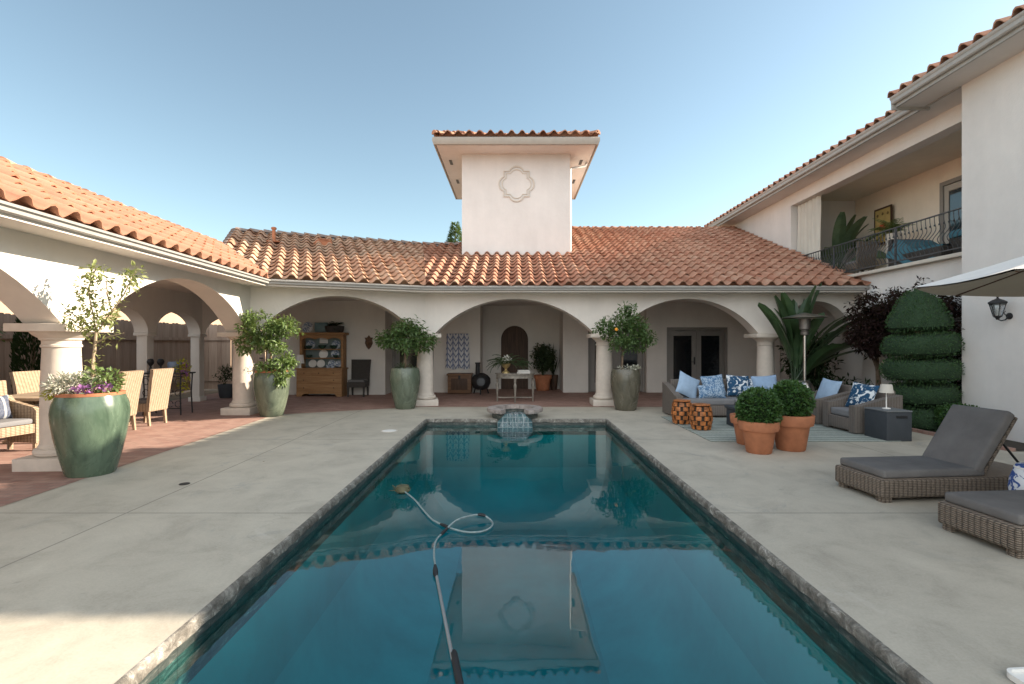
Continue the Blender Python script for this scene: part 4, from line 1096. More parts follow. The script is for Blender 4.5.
# big potted paddle plant and its neighbours
r3 = random.Random(21)
pot('planter', 'pale sage planter holding the big paddle-leaf plant behind the heater', [(.24, 0), (.26, .02), (.31, .3), (.335, .55), (.33, .66), (.31, .72)], (6.78, 12.05, 0), GLZ4)
fo = MB()
for az, L, el, cu in ((20, 1.0, 68, 40), (-35, 1.0, 52, 60), (60, .95, 78, 25), (140, .95, 66, 45), (200, .9, 58, 60), (250, .8, 68, 50), (300, .9, 60, 50), (-10, 1.1, 38, 60), (5, .9, 22, 50), (100, 1.0, 84, 20), (175, 1.0, 74, 30), (-60, .7, 42, 70), (-25, .85, 18, 45), (330, 1.1, 72, 25)):
    if L > .9: blade(fo, (6.95+r3.gauss(0, .1), 12.2, .6), R(az+35), L*1.0, .36, R(min(85, el+14)), R(cu*.8), 1.3, roll=r3.gauss(0, 1.0))
    blade(fo, (6.78+r3.gauss(0, .06), 12.05+r3.gauss(0, .06), .62), R(az), L*.95, r3.uniform(.32, .44), R(min(87, el+22)), R(cu*.7), r3.uniform(1.0, 1.4), roll=r3.gauss(0, .9))
plant('paddle_leaf_plant', 'tall dark bird of paradise plant rising behind the patio heater', 'plant', fo, L_BAN, loc=(6.78, 12.05, .6))
def shrub(name, label, c, rad, nc, per, L, w, m, cr=.14, seed=1, z=0):
    fo = MB(); crown(fo, c, rad, nc, per, L, w, cr, random.Random(seed), .1, .1)
    tk = MB(); rr = random.Random(seed)
    for k in range(4): tk.tube([(c[0], c[1], z), (c[0]+rr.gauss(0, .5)*rad[0], c[1]+rr.gauss(0, .5)*rad[1], c[2])], [.02, .008], 5)
    return plant(name, label, 'shrub', fo, m, tk, loc=(c[0], c[1], z))
bed = MB(); bp = [(7.38, 7.4), (8.14, 7.4), (8.14, 9.11), (8.71, 9.11), (8.71, 12.5), (7.0, 12.5), (7.2, 10.5)]
bed.add([(x, y, .012) for x, y in bp], [tuple(range(len(bp)))]); struct('planting_bed', bed, SOIL)
ed = MB().sweep([(-.05, .0), (-.05, .05), (.05, .05), (.05, .0)], [Vector((7.0, 12.5)), Vector((7.2, 10.5)), Vector((7.38, 7.4))], True)
struct('brick_edging', ed, BRICK)
shrub('strap_leaf_shrub', 'dark low shrub behind the armchairs, right of the heater', (7.65, 11.9, .48), (.5, .38, .42), 40, 24, .17, .05, L_DARK, .16, 3)
shrub('porch_shrub', 'tall dark leafy shrub filling the arch behind the bird of paradise plant', (7.55, 12.75, 1.15), (.55, .3, .95), 70, 26, .16, .06, L_DARK, .2, 5)
shrub('strap_leaf_shrub', 'dark low shrub between the pilaster and the spiral topiary', (7.62, 10.6, .38), (.42, .35, .34), 34, 22, .15, .045, L_DARK, .15, 4)
fo = MB(); rr = random.Random(17)
crown(fo, (8.15, 11.2, 2.1), (.5, .6, .7), 110, 44, .10, .04, .16, rr, .1, .5); crown(fo, (7.75, 10.9, 1.75), (.36, .4, .42), 46, 40, .10, .04, .14, rr, .1, .6); crown(fo, (8.25, 10.3, 2.35), (.4, .7, .5), 70, 40, .10, .04, .15, rr, .1, .5)
crown(fo, (8.3, 9.6, 1.6), (.35, .45, 1.0), 70, 40, .10, .04, .15, rr, .1, .5)
tk = trunk(MB(), (8.1, 11.1), 0, 1.7, .06, (-.05, 0), ((.6, (7.6, 10.9, 1.8)), (.8, (8.2, 11.4, 2.5)), (.9, (8.3, 10.4, 2.3)), (.7, (8.4, 11.6, 2.1))))
plant('maroon_maple', 'dark maroon leaved maple growing against the house behind the topiary', 'tree', fo, L_MAP, tk, loc=(8.1, 11.1, 0))
# spiral topiary
tp = thing('spiral_topiary', 'tall clipped conifer topiary in tiers under a domed top', 'topiary', (7.76, 9.55, 0)); rr = random.Random(2)
def tier(prof, tilt, sx):
    M = Matrix.Translation((sx, 0, 0)) @ Matrix.Rotation(R(tilt), 4, 'Y')
    zc = sum(z for _, z in prof)/len(prof); M = Matrix.Translation((sx, 0, zc)) @ Matrix.Rotation(R(tilt), 4, 'Y') @ Matrix.Translation((0, 0, -zc))
    core = MB().lathe([(max(.01, r_-.035), z) for r_, z in prof], 40)
    core.v = [tuple(Vector(v)+Vector((v[0], v[1], 0)).normalized()*noise.noise(Vector(v)*3.5)*.03) for v in core.v]
    c2 = MB().add(core.v, core.f, M)
    segs = [((prof[i][0], prof[i][1]), (prof[i+1][0], prof[i+1][1])) for i in range(len(prof)-1)]
    ws = [max(.001, (a[0]+b[0])/2*math.hypot(a[0]-b[0], a[1]-b[1])) for a, b in segs]
    fo = MB()
    for _ in range(int(3600*sum(ws))):
        a, b = rr.choices(segs, ws)[0]; t = rr.random(); r_ = a[0]+(b[0]-a[0])*t; z = a[1]+(b[1]-a[1])*t; th = rr.uniform(0, 2*math.pi)
        d2 = Vector((b[1]-a[1], -(b[0]-a[0]))).normalized(); d = Vector((d2.x*math.cos(th), d2.x*math.sin(th), d2.y))
        p = Vector(((r_-.02)*math.cos(th), (r_-.02)*math.sin(th), z)); p += p.normalized()*noise.noise(p*3.5)*.03
        fo.leaf(M @ p, d+Vector((rr.gauss(0, .5), rr.gauss(0, .5), rr.gauss(.3, .5))), Vector((rr.gauss(0, 1), rr.gauss(0, 1), 1)), rr.uniform(.035, .065), .018)
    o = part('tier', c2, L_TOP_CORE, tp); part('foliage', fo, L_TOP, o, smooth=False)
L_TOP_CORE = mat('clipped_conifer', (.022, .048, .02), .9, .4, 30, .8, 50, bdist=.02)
def band(z0, z1, r_): h = z1-z0; return [(.05, z0), (r_*.72, z0), (r_*.93, z0+h*.13), (r_, z0+h*.36), (r_*.99, z0+h*.66), (r_*.90, z0+h*.90), (r_*.70, z1), (.05, z1+.02)]
tier(band(0, .40, .60), 0, 0); tier(band(.47, .82, .60), -4, .01); tier(band(.91, 1.29, .635), -2, .0); tier(band(1.38, 1.77, .63), -4, .02)
tier([(.05, 1.87), (.40, 1.86), (.50, 1.91), (.505, 1.98), (.47, 2.10), (.39, 2.28), (.30, 2.46), (.16, 2.58), (.015, 2.63)], -2, -.04)
part('trunk', MB().lathe([(.09, 0), (.08, 1.9)], 12), BARK, tp)
hb = thing('hedge_ball', 'small rounded green hedge against the white wall behind the lounger', 'shrub', (7.85, 8.75, 0)); fo = MB(); rr = random.Random(8)
for k in range(3000):
    q = Vector((rr.gauss(0, 1), rr.gauss(0, 1), rr.gauss(0, 1))).normalized(); p = Vector((q.x*.30, q.y*.5, .25+q.z*.25))
    if p.z < .02: continue
    fo.leaf(p*(.95+.1*rr.random()), q+Vector((rr.gauss(0, .7), rr.gauss(0, .7), rr.gauss(0, .7))), Vector((rr.gauss(0, 1), 0, 1)), .05, .028)
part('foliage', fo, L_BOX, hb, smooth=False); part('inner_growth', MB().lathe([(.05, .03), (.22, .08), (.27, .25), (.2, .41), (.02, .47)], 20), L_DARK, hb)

# ------------------------------------------------------------------ sun loungers, umbrella, right edge
def smooth_path(p, k=6):
    out = []; n = len(p)
    for i in range(n-1):
        p0, p1, p2, p3 = (Vector(p[max(0, min(n-1, i+d))]) for d in (-1, 0, 1, 2))
        for j in range(k):
            t = j/k; out.append(.5*((2*p1)+(p2-p0)*t+(2*p0-5*p1+4*p2-p3)*t*t+(3*p1-p0-3*p2+p3)*t**3))
    out.append(Vector(p[-1])); return out
def lounger(loc, rz, label):
    t = thing('sun_lounger', label, 'sun lounger', loc, rz, 'wicker sun loungers on the deck'); L, Wd = 1.98, .66
    f = MB().box((L/2, 0, .145), (L, Wd, .19), bev=.03, seg=3)
    part('frame', f, WICKER_G, t)
    for x in (.08, L-.08):
        for y in (-Wd/2+.07, Wd/2-.07): part('leg', MB().box((x, y, .026), (.10, .09, .052), bev=.008), WICKER_G, t)
    part('seat_cushion', MB().box((.60, 0, .283), (1.12, Wd-.05, .085), bev=.03, seg=3), CUSH_G, t)
    M = Matrix.Translation((1.13, 0, .27)) @ Matrix.Rotation(R(-57), 4, 'Y')
    part('back_cushion', MB().box((.34, 0, .055), (.72, Wd-.04, .10), bev=.032, seg=3, M=M), CUSH_G, t)
    part('backrest', MB().box((.34, 0, -.02), (.70, Wd-.06, .035), bev=.01, M=M), WICKER_G, t)
    part('backrest_prop', MB().tube([M @ Vector((.45, .2, -.04)), (1.75, .2, .24)], .012).tube([M @ Vector((.45, -.2, -.04)), (1.75, -.2, .24)], .012), IRON, t)
lounger((3.64, 5.31, 0), R(5.2), 'grey brown wicker lounger with raised charcoal back cushion, farther from the camera')
lounger((3.69, 4.01, 0), R(4.6), 'grey brown wicker lounger nearest the camera, cut by the right edge of the photo')
gs = thing('garden_stool', 'blue and white ceramic garden stool between the two loungers', 'stool', (4.86, 4.66, 0))
part('body', MB().lathe([(.13, 0), (.14, .02), (.175, .15), (.185, .24), (.175, .33), (.14, .44), (.13, .46), (.02, .465)], 32), patterned('blue_white_glaze', (.05, .10, .30), (.72, .74, .76), 11, .5), gs)
part('rim', MB().lathe([(.142, .425), (.148, .435), (.142, .445)], 32), WHITE, gs)
um = thing('patio_umbrella', 'cream market umbrella standing over the sun loungers', 'umbrella', (4.87, 3.73, 0))
RU, ZU, ZA = 1.48, 2.11, 2.62; va = [R(147+45*k) for k in range(8)]
cv = MB(); n = 6
for k in range(8):
    a, b = va[k], va[(k+1) % 8]; vs = []
    for i in range(n+1):
        for j in range(n+1):
            t = i/n; s_ = j/n
            p = Vector((math.cos(a), math.sin(a), 0)).lerp(Vector((math.cos(b), math.sin(b), 0)), s_)*RU*t
            z = ZA+(ZU-ZA)*t - .025*math.sin(math.pi*s_)*t - .03*math.sin(math.pi*t)
            vs.append((p.x, p.y, z))
    cv.add(vs, [(i*(n+1)+j, (i+1)*(n+1)+j, (i+1)*(n+1)+j+1, i*(n+1)+j+1) for i in range(n) for j in range(n)])
part('canopy', cv, CANVAS, um, ang=14)
li = MB(); li.v = [(x*.995, y*.995, z-.012) for x, y, z in cv.v]; li.f = list(cv.f)
part('lining', li, mat('tan_lining', (.36, .32, .26), .9, .05, 4), um, ang=14)
for k in range(8):
    a = va[k]; part('rib', MB().tube([(RU*.985*math.cos(a), RU*.985*math.sin(a), ZU-.012), (RU*.5*math.cos(a), RU*.5*math.sin(a), (ZA+ZU)/2-.05), (.04*math.cos(a), .04*math.sin(a), ZA-.06)], .011, 6), WOOD_D, um)
part('pole', MB().lathe([(.025, .05), (.025, ZA-.03), (.03, ZA+.02), (.004, ZA+.10)], 16), WOOD_D, um)
part('base', MB().lathe([(.27, 0), (.27, .05), (.06, .08), (.04, .30)], 28), IRON, um)
wl = thing('wall_lantern', 'black iron lantern on a bracket on the white house wall', 'lantern', (NX, 8.22, 2.05))
part('bracket', MB().lathe([(.055, 0), (.055, .012), (.03, .025)], 20, M=Matrix.Rotation(R(-90), 4, 'Y')).tube([(-.02, 0, 0), (-.07, 0, -.06), (-.14, 0, -.075), (-.20, 0, -.05), (-.20, 0, -.01)], .010, 8).tube([(-.05, 0, 0), (-.1, 0, .05), (-.07, 0, .08)], .006, 6), IRON, wl)
lx = -.20
part('roof', MB().lathe([(.115, .20), (.125, .215), (.12, .235), (.075, .265), (.03, .285), (.012, .30), (.02, .32), (.012, .335), (.004, .38)], 6, (lx, 0, 0)), IRON, wl)
cg = MB()
for k in range(6):
    a = 2*math.pi*k/6; cg.tube([(lx+.055*math.cos(a), .055*math.sin(a), 0), (lx+.108*math.cos(a), .108*math.sin(a), .205)], .006, 5)
cg.lathe([(.02, -.06), (.03, -.03), (.058, -.01), (.06, .006), (.02, .01)], 6, (lx, 0, 0)); part('cage', cg, IRON, wl)
gp = bpy.data.materials.new('seeded_glass'); gp.use_nodes = True; pb = gp.node_tree.nodes['Principled BSDF']; pb.inputs['Base Color'].default_value = (.8, .85, .85, 1); pb.inputs['Transmission Weight'].default_value = .9; pb.inputs['Roughness'].default_value = .15
part('pane', MB().lathe([(.050, .008), (.102, .20)], 6, (lx, 0, 0), cap=False), gp, wl)
part('candle', MB().lathe([(.018, .012), (.018, .11), (.004, .125)], 12, (lx, 0, 0)), WHITE, wl)
def roundrect(w_, h_, r_):
    out = []
    for cx_, cy_, a0 in ((w_/2-r_, h_/2-r_, 0), (-w_/2+r_, h_/2-r_, 90), (-w_/2+r_, -h_/2+r_, 180), (w_/2-r_, -h_/2+r_, 270)):
        for k in range(7): a = R(a0+15*k); out.append((cx_+r_*math.cos(a), cy_+r_*math.sin(a)))
    return out
tr_ = thing('white_tray', 'white rounded tray lying on the deck in the bottom right corner', 'tray', (2.56, 2.29, .0), R(4))
part('base', MB().prism(roundrect(.40, .28, .05), (0, 0, .004), (1, 0, 0), (0, 1, 0), (0, 0, .012)), WHITE, tr_)
rr_ = MB()
o1 = roundrect(.40, .28, .05); i1 = roundrect(.372, .252, .04); m = len(o1)
rr_.add([(x, y, z) for z in (.0165, .032) for x, y in o1]+[(x, y, z) for z in (.0165, .032) for x, y in i1], [f for k in range(m) for f in ((k, (k+1) % m, m+(k+1) % m, m+k), (m+k, m+(k+1) % m, 3*m+(k+1) % m, 3*m+k), (3*m+k, 3*m+(k+1) % m, 2*m+(k+1) % m, 2*m+k))])
part('rim', rr_, WHITE, tr_)
sk = thing('skimmer_cover', 'round white skimmer cover set in the deck by the pool corner', 'cover', (-2.28, 9.14, .0))
part('disc', MB().lathe([(.125, .002), (.125, .008), (.11, .011), (.01, .0115)], 32), WHITE, sk); part('collar', MB().lathe([(.15, .001), (.15, .006), (.128, .007)], 32), S_COL, sk)
single('deck_drain', 'small dark oval drain plate in the left deck', 'drain', MB().lathe([(.055, .001), (.055, .006), (.02, .007), (.004, .005)], 20), IRON, loc=(-3.75, 5.69, 0))
# ------------------------------------------------------------------ spa fountain
sp = thing('spa_fountain', 'small raised round stone spa with a spillway at the far end of the pool', 'fountain', (.02, 10.92, 0)); RS = .60
part('basin', MB().lathe([(.50, -.35), (.50, .12), (.40, .12), (.40, -.1)], 40, cap=False), PTILE, sp)
rim_ = MB()
for k in range(20):                      # coping stones, open at the spillway
    a0 = R(270+28+ k*(304/20)); a1 = R(270+28+(k+1)*(304/20)-1.0); vs = []
    for a in (a0, (a0+a1)/2, a1):
        for (r_, z) in ((.40, .125), (RS, .125), (RS+.012, .16), (RS, .205), (.41, .21)): vs.append((r_*math.cos(a)*(1+.01*noise.noise((k, r_*9, z))), r_*math.sin(a), z+.006*noise.noise((k*2.3, 1, r_*5))))
    fs = [(i*5+j, i*5+(j+1) % 5, (i+1)*5+(j+1) % 5, (i+1)*5+j) for i in range(2) for j in range(5)]+[(4, 3, 2, 1, 0), (10, 11, 12, 13, 14)]
    rim_.add(vs, fs)
part('coping', rim_, mat('pink_grey_stone', (.34, .29, .26), .85, .25, 9, .5, 40), sp, ang=50)
part('water', MB().lathe([(.398, .06), (.01, .061)], 32, cap=False), mat('spa_water', (.01, .05, .06), .05, .2, 4, spec=.6), sp)
def spilltile():
    t = NT('glazed_teal_tile'); co = t.coord(); x = t.xyz(co)
    fr = lambda v: t.math('LESS_THAN', t.math('FRACT', t.math('MULTIPLY', v, 1/.105)), .13)
    g = t.math('MAXIMUM', fr(t.math('ADD', x[0], .0525)), fr(t.math('ADD', t.math('ADD', x[2], x[1]), .02)))
    col = t.mix(g, t.ramp(t.noise(co, 9, 4), [(.3, (.015, .05, .06)), (.7, (.05, .12, .13))]), (.20, .25, .25))
    return t.fin(t.bsdf(col, .2, None, 0, .5))
STILE = spilltile()
part('spill_wall', MB().prism([(-.20, .145), (.20, .145), (.36, -.02), (.36, -.22), (-.36, -.22), (-.36, -.02)], (0, -.38, 0), (1, 0, 0), (0, 0, 1), (0, -.24, 0)), STILE, sp, smooth=False)
def foam():
    t = NT('falling_water'); co = t.coord(); m_ = t.n('ShaderNodeMapping'); t.l(co, m_.inputs[0]); m_.inputs['Scale'].default_value = (30, 6, 5)
    f = t.noise(m_.outputs[0], 1, 4, .7)
    p = t.bsdf((.85, .9, .92), .2, None, 0, .5); tr = t.n('ShaderNodeBsdfTransparent'); mx = t.n('ShaderNodeMixShader')
    t.l(t.ramp(f, [(.45, (.01,)*3), (.75, (.45,)*3)]), mx.inputs[0]); t.l(tr.outputs[0], mx.inputs[1]); t.l(p.outputs[0], mx.inputs[2]); return t.fin(mx)
fw = MB(); vs = []
prof = [(-.30, .155), (-.60, .157), (-.632, .145), (-.64, .09), (-.645, 0), (-.648, -.06), (-.65, -.125)]
for i in range(13):
    x = -.26+.52*i/12
    for (y, z) in prof: vs.append((x*(.6 if y > -.62 else .75+.5*(.145-z)/.27), y+.012*noise.noise((x*9, z*5, 0)), z))
fw.add(vs, [(i*7+j, (i+1)*7+j, (i+1)*7+j+1, i*7+j+1) for i in range(12) for j in range(6)])
part('falling_water', fw, foam(), sp)
# ------------------------------------------------------------------ pool cleaner hose and pole
HZ = WZ+.012
hp_ = [(-1.311, 5.96), (-1.113, 5.619), (-.945, 5.252), (-.808, 4.986), (-.666, 4.823), (-.527, 4.707), (-.401, 4.658), (-.282, 4.695), (-.212, 4.823), (-.229, 4.972), (-.322, 5.028), (-.459, 4.986), (-.572, 4.849), (-.654, 4.67), (-.696, 4.458), (-.666, 4.165), (-.604, 3.873)]
sp_ = smooth_path([(q[0]*.974, q[1]*.974, HZ+(.035 if 9 < i < 13 else 0)) for i, q in enumerate(hp_)])
pc = thing('pool_cleaner', 'pale pool cleaner hose looping on the water with dark connectors', 'hose', (-.6, 4.5, HZ))
HOSE = mat('grey_white_hose', (.22, .28, .275), .6, .25, 30)
make('hose', MB().tube(sp_, .0085, 8), HOSE, pc)
for i in (4, 10, 13):
    k = i*6; cf = MB().tube([sp_[k-2], sp_[k-1], sp_[k], sp_[k+1], sp_[k+2]], [.011, .015, .016, .015, .011], 10); make('connector', cf, IRON, pc)
hd_ = MB(); rr = random.Random(4)
for k in range(40): 
    a = rr.uniform(0, 6.28); q = rr.uniform(.03, .15)
    hd_.tube([(-1.32+q*math.cos(a)*.4, 5.86+q*math.sin(a)*.4, HZ-.005), (-1.32+q*math.cos(a), 5.86+q*math.sin(a), HZ+rr.uniform(0, .05))], [.008, .003], 5)
hd_.lathe([(.06, -.03), (.09, .0), (.07, .05), (.02, .06)], 16, (-1.30, 5.84, HZ))
make('cleaner_head', hd_, mat('algae_brush', (.10, .095, .05), .7, .4, 20), pc)
po = thing('skimmer_pole', 'grey telescopic pole with dark grip floating across the pool', 'pole', (-.45, 3.2, HZ))
make('shaft', MB().tube([(-.575, 3.70, HZ), (-.33, 2.70, HZ+.004)], .011, 10), mat('anodised_pole', (.34, .36, .36), .4, .1, 20, metal=.6), po)
make('coupling', MB().tube([(-.609, 3.86, HZ), (-.594, 3.78, HZ), (-.584, 3.72, HZ), (-.57, 3.67, HZ)], [.011, .020, .020, .011], 10), IRON, po)
make('grip', MB().tube([(-.335, 2.78, HZ), (-.33, 2.75, HZ+.002), (-.27, 2.5, HZ+.004), (-.20, 2.25, HZ+.004)], [.014, .021, .021, .02], 10), IRON, po)
# ------------------------------------------------------------------ porch furnishings
hu = thing('hutch', 'honey pine dresser with open plate shelves against the porch wall', 'dresser', (-5.86, 15.28, 0)); HW = 1.36
part('cabinet', MB().box((0, 0, .48), (HW, .52, .66), bev=.01).box((0, 0, .835), (HW+.06, .56, .04), bev=.008), WOOD_H, hu)
part('plinth', MB().prism([(-HW/2, 0), (-HW/2, .15), (HW/2, .15), (HW/2, 0), (HW/2-.14, 0), (HW/2-.22, .09), (-HW/2+.22, .09), (-HW/2+.14, 0)], (0, -.26, 0), (1, 0, 0), (0, 0, 1), (0, .5, 0)), WOOD_H, hu, smooth=False)
for x, wd in ((-.44, .40), (0, .44), (.44, .40)):
    d_ = part('drawer', MB().box((x, -.266, .71), (wd, .016, .17), bev=.004), WOOD_H, hu); part('knob', MB().lathe([(.008, 0), (.018, .012), (.014, .025)], 10, M=Matrix.Translation((x, -.274, .71)) @ Matrix.Rotation(R(90), 4, 'X')), WOOD_D, d_)
for z in (.50, .27):
    d_ = part('drawer', MB().box((0, -.266, z), (1.29, .016, .19), bev=.004), WOOD_H, hu)
    for x in (-.45, .45): part('knob', MB().lathe([(.008, 0), (.018, .012), (.014, .025)], 10, M=Matrix.Translation((x, -.274, z)) @ Matrix.Rotation(R(90), 4, 'X')), WOOD_D, d_)
part('back_panel', MB().box((0, .22, 1.36), (HW-.1, .02, 1.0)), mat('sage_paint', (.20, .25, .24), .7, .1), hu)
for sx in (-1, 1): part('upright', MB().box((sx*(HW/2-.05), .08, 1.36), (.07, .30, 1.0), bev=.005), WOOD_H, hu)
for z in (1.15, 1.42): part('shelf', MB().box((0, .08, z), (HW-.17, .28, .025)), WOOD_H, hu)
vl = [(-HW/2+.085, 1.86), (-HW/2+.085, 1.70)]+[(-HW/2+.085+(HW-.17)*k/24, 1.73+.04*abs(math.sin(k/24*math.pi*3))) for k in range(1, 24)]+[(HW/2-.085, 1.70), (HW/2-.085, 1.86)]
part('valance', MB().prism(vl, (0, -.07, 0), (1, 0, 0), (0, 0, 1), (0, .02, 0)), WOOD_H, hu, smooth=False)
part('cornice', MB().box((0, .06, 1.90), (HW+.10, .42, .07), bev=.015), WOOD_H, hu)
def onhutch(x, y, z): return (-5.86+x*.9, 15.28+y, z)
def plate(label, p, r_, m, tilt=78): 
    M = Matrix.Translation(p) @ Matrix.Rotation(R(tilt), 4, 'X')
    tag(make('plate', MB().lathe([(r_*.55, 0), (r_*.6, .004), (r_, .02), (r_*.98, .026), (r_*.6, .012), (.005, .010)], 28), m, None, M=M), label, 'plate', 'china on the dresser')
DKG = mat('dark_green_china', (.02, .05, .035), .3, .3, 12); BLW = patterned('blue_white_china', (.10, .16, .28), (.62, .64, .64), 22, .5)
plate('large cream plate with a dark rim standing on top of the dresser', onhutch(-.52, .05, 2.09), .17, BLW)
plate('cream plate lying against the bottom shelf, first from the lamp', onhutch(-.36, .10, .98), .125, WHITE); plate('cream plate beside the first cream one on the bottom shelf', onhutch(-.08, .10, .98), .125, WHITE)
plate('blue and white plate at the right of the bottom shelf', onhutch(.28, .12, .98), .12, BLW); plate('small blue and white plate at the bottom right end', onhutch(.52, .12, .97), .105, BLW)
plate('white oval plate in the centre of the middle shelf', onhutch(0, .12, 1.27), .14, WHITE); plate('blue and white plate at the right of the middle shelf', onhutch(.4, .12, 1.28), .13, BLW)
plate('blue and white plate at the left of the top shelf', onhutch(-.45, .14, 1.56), .14, BLW); plate('pale plate at the right of the top shelf', onhutch(.42, .14, 1.56), .14, BLW)
def bowl(label, p, r_, m): single('bowl', label, 'bowl', MB().lathe([(r_*.4, 0), (r_*.8, r_*.4), (r_, r_*.9), (r_*.94, r_*.92), (r_*.5, r_*.4), (.004, r_*.3)], 24), m, loc=p, group='china on the dresser')
bowl('dark green bowl at the left of the top shelf', onhutch(-.45, 0, 1.434), .115, DKG); bowl('dark green bowl in the centre of the top shelf', onhutch(0, 0, 1.434), .13, DKG); bowl('dark green bowl at the right of the top shelf', onhutch(.38, 0, 1.434), .12, DKG)
bowl('dark teapot-like bowl at the left of the middle shelf', onhutch(-.44, 0, 1.164), .10, DKG); bowl('dark bowl at the right of the middle shelf', onhutch(.45, 0, 1.164), .09, DKG)
for k, (x, c) in enumerate(((.2, 'first'), (.36, 'second'))): single('mug', 'pale blue mug on the bottom shelf, %s from the centre' % c, 'mug', MB().lathe([(.04, 0), (.045, .09), (.04, .092), (.036, .02)], 18).tube([(.043, 0, .07), (.075, 0, .06), (.075, 0, .03), (.043, 0, .02)], .007, 6), BLW, loc=onhutch(x, -.05, .857), group='china on the dresser')
single('framed_card', 'small white card propped at the centre of the top shelf', 'card', MB().box((0, 0, .1), (.26, .015, .19), bev=.003), BOOK, loc=onhutch(0, .13, 1.60))
hl = thing('shelf_lamp', 'small lamp with a white shade at the left of the dresser', 'lamp', onhutch(-.68, -.14, .857))
part('base', MB().lathe([(.05, 0), (.03, .02), (.02, .16)], 16), WHITE, hl); part('lamp_shade', MB().lathe([(.12, .14), (.09, .40), (.088, .40), (.117, .142)], 24), WHITE, hl)
single('blue_platter', 'square grey blue platter standing on top of the dresser', 'platter', MB().box((0, 0, .16), (.40, .03, .30), bev=.012), mat('grey_blue_glaze', (.12, .20, .22), .3, .2), loc=onhutch(-.08, .10, 1.936))
bk = MB().lathe([(.20, 0), (.25, .02), (.29, .2), (.27, .2), (.2, .05)], 28); single('dark_basket', 'dark round basket on top of the dresser holding a fern', 'basket', bk, WICKER_D, loc=onhutch(.40, .06, 1.936))
fo = MB(); rr = random.Random(6)
for k in range(34): frond(fo, onhutch(.40, .06, 2.08), rr.uniform(0, 6.28), rr.uniform(.22, .38), R(rr.uniform(20, 80)), R(80), 9, .09, .022)
single('fern', 'dark fern spilling from the basket on top of the dresser', 'plant', fo, L_DARK, smooth=False)
# dark wicker chair and sconce
def parsons(name, label, loc, rz, m, cush, h=1.06, group=None, wd=.48):
    t = thing(name, label, 'chair', loc, rz, group)
    part('seat', MB().box((0, 0, .36), (wd, .48, .16), bev=.02), m, t)
    M = Matrix.Translation((0, .20, .30)) @ Matrix.Rotation(R(-7), 4, 'X')
    bk_ = MB(); vs = []
    for i in range(9):
        z = (h-.27)*i/8; fl_ = 1+.10*(i/8)**2
        for (x, y) in ((-wd/2*fl_, -.03), (wd/2*fl_, -.03), (wd/2*fl_, .035), (-wd/2*fl_, .035)): vs.append((x, y+.02*(i/8)**2, z))
    bk_.add(vs, [(i*4+j, i*4+(j+1) % 4, i*4+4+(j+1) % 4, i*4+4+j) for i in range(8) for j in range(4)]+[(3, 2, 1, 0), (32, 33, 34, 35)], M)
    part('backrest', bk_, m, t, ang=30)
    for sx in (-1, 1):
        for sy in (-1, 1): part('leg', MB().add([(sx*(wd/2-.035)+a*k, sy*.19+b*k+(sy*.03 if z == 0 else 0), z) for z, k in ((0, .02), (.28, .028)) for a, b in ((-1, -1), (1, -1), (1, 1), (-1, 1))], [(3, 2, 1, 0), (4, 5, 6, 7), (0, 1, 5, 4), (1, 2, 6, 5), (2, 3, 7, 6), (3, 0, 4, 7)]), m, t, smooth=False)
    if cush: part('seat_cushion', MB().box((0, -.02, .475), (wd-.04, .42, .07), bev=.025), cush, t)
    return t
parsons('wicker_chair', 'dark brown skirted wicker chair against the porch wall right of the dresser', (-4.74, 15.2, 0), R(0), WICKER_D, CUSH_G, 1.08, wd=.54)
sc_ = thing('wall_sconce', 'dark scrolled metal sconce on the porch wall above the dark chair', 'sconce', (-4.52, 15.59, 1.63))
part('plaque', MB().prism([(0, -.22), (.07, -.14), (.12, -.02), (.10, .08), (.13, .15), (.05, .16), (0, .23), (-.05, .16), (-.13, .15), (-.10, .08), (-.12, -.02), (-.07, -.14)], (0, -.004, 0), (1, 0, 0), (0, 0, 1), (0, -.03, 0)), mat('antique_bronze', (.11, .06, .035), .5, .3, 20, .3, metal=.4), sc_, smooth=False)
part('cup', MB().lathe([(.02, -.05), (.05, -.02), (.055, .03), (.02, .03)], 14, (0, -.10, -.02)).tube([(0, -.03, -.1), (0, -.09, -.1), (0, -.1, -.06)], .01), mat('antique_bronze_cup', (.15, .08, .04), .45, .2, 20, metal=.4), sc_)
# centre recess: towel, chest, stove, console
tv = MB(); vs = []; nx, nz = 26, 16
for i in range(nx+1):
    for j in range(nz+1):
        x = -.36+.72*i/nx; z = 1.14*j/nz; fl_ = 1+.10*(1-j/nz)
        vs.append((-1.83+x*fl_, YB-.05-.02*math.sin(i*1.25)*(1-.5*j/nz)-.01, .78+z+.03*math.sin(i*.5)*(j == 0)))
tv.add(vs, [(i*(nz+1)+j, (i+1)*(nz+1)+j, (i+1)*(nz+1)+j+1, i*(nz+1)+j+1) for i in range(nx) for j in range(nz)])
def chevron():
    t = NT('chevron_weave'); co = t.coord(); x = t.xyz(co)
    f = t.math('FRACT', t.math('ADD', t.math('MULTIPLY', x[2], 5.5), t.math('MULTIPLY', t.math('PINGPONG', x[0], .09), 9)))
    st = t.math('FRACT', t.math('MULTIPLY', x[0], 5.5))
    a = t.math('MAXIMUM', t.math('LESS_THAN', t.math('ADD', f, t.math('MULTIPLY', t.noise(co, 20, 3), .3)), .48), t.math('LESS_THAN', st, .18))
    return t.fin(t.bsdf(t.mix(a, (.60, .60, .61), (.17, .20, .30)), .9))
single('hanging_throw', 'white and navy chevron throw hanging on the porch wall', 'throw', tv, chevron())
ch = thing('wooden_chest', 'small brown wooden chest under the hanging throw', 'chest', (-1.72, 15.95, 0))
